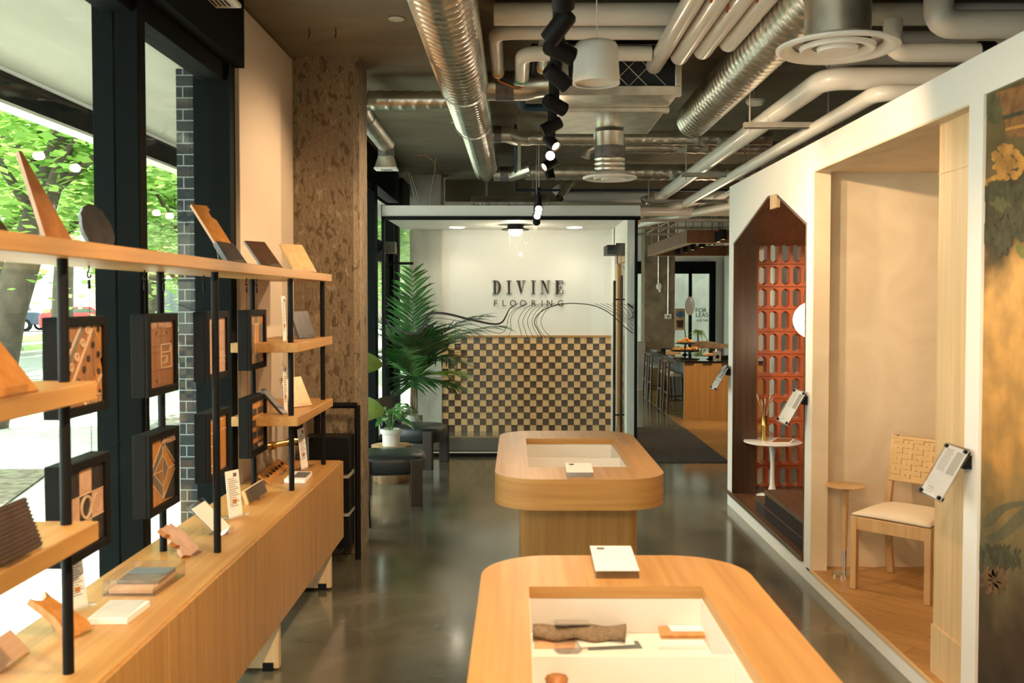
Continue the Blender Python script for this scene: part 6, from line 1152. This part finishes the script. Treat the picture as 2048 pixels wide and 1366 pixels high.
tree('leaning tree with dark trunk seen through the left window', -7.4, 13, 6.2, 2.3, .24, 5200, 'tree_leaf', 1.1, .2, 4.4, 1)
tree('tree with pale trunk behind the top shelf samples', -14.6, 30, 9, 4, .3, 6000, 'tree_leaf2', .3, .32, 5.6, 2); tree('thick tree trunk at the far left edge of the view', -11.2, 20, 9, 3.2, .33, 5200, 'tree_leaf', -.2, .28, 6.0, 3); tree('leafy tree framed by the second window pane', -8.6, 22, 7.5, 2.8, .2, 6000, 'tree_leaf2', .4, .26, 4.0, 4)
tree('big bright tree beyond the road on the left', -24.5, 38, 12, 6, .35, 7000, 'tree_leaf2', 0, .45, 7, 5); tree('big tree beyond the road further along', -16, 52, 12, 6, .35, 6500, 'tree_leaf', 0, .5, 6.5, 6); tree('slim tree close behind the brick column', -4.9, 14.5, 5.5, 1.5, .13, 3800, 'tree_leaf2', -.3, .17, 3.3, 7); tree('distant tree filling the far window panes', -9, 48, 10, 5, .3, 5000, 'tree_leaf', 0, .45, 5, 8); tree('street tree seen through the windows beyond the pillar', -4.3, 24, 7, 2.4, .2, 4000, 'tree_leaf', 0, .25, 3.8, 9); tree('shaded street tree farther down the facade', -3.9, 34, 7.5, 2.6, .2, 3500, 'tree_leaf', 0, .3, 3.6, 10)
# cars
def car(lab, x, y, body, L, suv):
    t = thing('car', lab, 'car', (x, y, 0), 'parked cars'); h = 1.75 if suv else 1.4
    M[lab] = mat('car_paint_'+lab[:6], body, .3, .2, coat=.5)
    pr = [(0, .35), (0, .95), (.15, 1.05), (1.3, 1.1), (1.75, h), (L-.9 if not suv else L-.15, h), (L-.1, 1.05), (L, .9), (L, .35)]
    b = B(); b.prism([(x+L/2-a, y, z) for a, z in pr], (0, 1.75, 0)); b.o('body', M[lab], t, bevel=.06, seg=3)
    b = B(); b.prism([(x+L/2-a, y-.012, z) for a, z in ((1.45, 1.1), (1.85, h-.1), (L-1.0 if not suv else L-.35, h-.1), (L-.45, 1.1))], (0, .02, 0)); b.o('side_window', 'slate', t)
    for a in (.85, L-.85):
        for yy in (y-.03, y+1.58): w_ = B().cyl((x+L/2-a, yy, .33), (x+L/2-a, yy+.2, .33), .34, n=24).o('wheel', 'black', t); B().lathe([(0, 0), (.2, 0), (.2, .02)], (x+L/2-a, yy-.012, .33), 12, (0, -1, 0)).o('rim', 'chrome', w_)
p = onZ(60, 651, 0); car('dark off roader parked beyond the lawn at the far left', -28.6, 52, (.03, .05, .09), 4.3, True); p = onZ(165, 650, 0); car('red car parked across the road', -21.8, 47, (.6, .03, .04), 4.4, False)
# buildings
def house(lab, x0, x1, y, h, m_, wins):
    t = thing('building', lab, 'building', ((x0+x1)/2, y, 0), 'buildings across the road'); B().box(x0, y, 0, x1, y+8, h).o('walls', m_, t); B().box(x0-.3, y-.3, h, x1+.3, y+8.3, h+.3).o('roof_edge', 'white', t)
    for (a, z, w_, hh_) in wins: f = B().box(x0+a, y-.06, z, x0+a+w_, y+.02, z+hh_).o('window', 'white', t); B().box(x0+a+.1, y-.07, z+.1, x0+a+w_-.1, y-.055, z+hh_-.1).o('pane', 'slate', f)
house('white building across the road at far left', -42, -31, 70, 8, 'white', [(1, 1, 1.5, 2), (4, 1, 1.5, 2), (7.5, 4, 1.5, 1.6)]); house('tan brick building across the road with dark entrance', -30, -20, 66, 9, 'brick_far', [(.5, .5, 2, 2.6), (4, .5, 2.4, 2.8), (8, 3, 1.4, 1.6)]); house('brick building farther down the road', -18, -8, 76, 8, 'brick_far', [(1, 1, 1.5, 1.8), (5, 1, 1.5, 1.8)])
house('pale building opposite the windows', -48, -38, 30, 9, 'walk', [(1, 1, 2, 2), (5, 1, 2, 2)])
p = onZ(220, 668, 0); q = (p.x*.8, p.y*.8); t = thing('red_box', 'red box on a post beside the road', 'box', (q[0], q[1], 0)); B().box(q[0]-.55, q[1], .75, q[0]+.55, q[1]+.5, 1.5).o('box', 'red', t, bevel=.02); B().box(q[0]-.08, q[1]+.2, 0, q[0]+.08, q[1]+.35, .75).o('post', 'black', t)
p = onZ(40, 655, 0); t = thing('lamp_post', 'grey lamp post across the road', 'lamp post', (p.x*.55, p.y*.55, 0)); B().cyl((p.x*.55, p.y*.55, 0), (p.x*.55, p.y*.55, 5), .05, n=12).lathe([(0, 0), (.14, 0), (.1, .1), (.06, .14)], (p.x*.55, p.y*.55, 0), 16).o('post', 'slate', t)
M['signred'] = mat('red_banner', (.6, .03, .03), .5); p = onY(736, 645, 13.5); a0 = onY(732, 612, 13.5).z; a1 = onY(732, 695, 13.5).z; t = thing('red_banner', 'red street banner seen through the window beyond the pillar', 'banner', (-2.3, 13.5, 0)); B().box(-2.5, 13.5, a1, -2.03, 13.53, a0).o('panel', 'signred', t); B().lathe([(0, .002), (.05, .002)], (-2.07, 13.5, a0-.1), 16, (0, -1, 0)).o('emblem_disc', 'white', t); B().cyl((-2.4, 13.52, -.04), (-2.4, 13.52, a1), .02, n=8).o('post', 'black', t)
for o in bpy.data.objects:
    if '_w' in o: del o['_w']
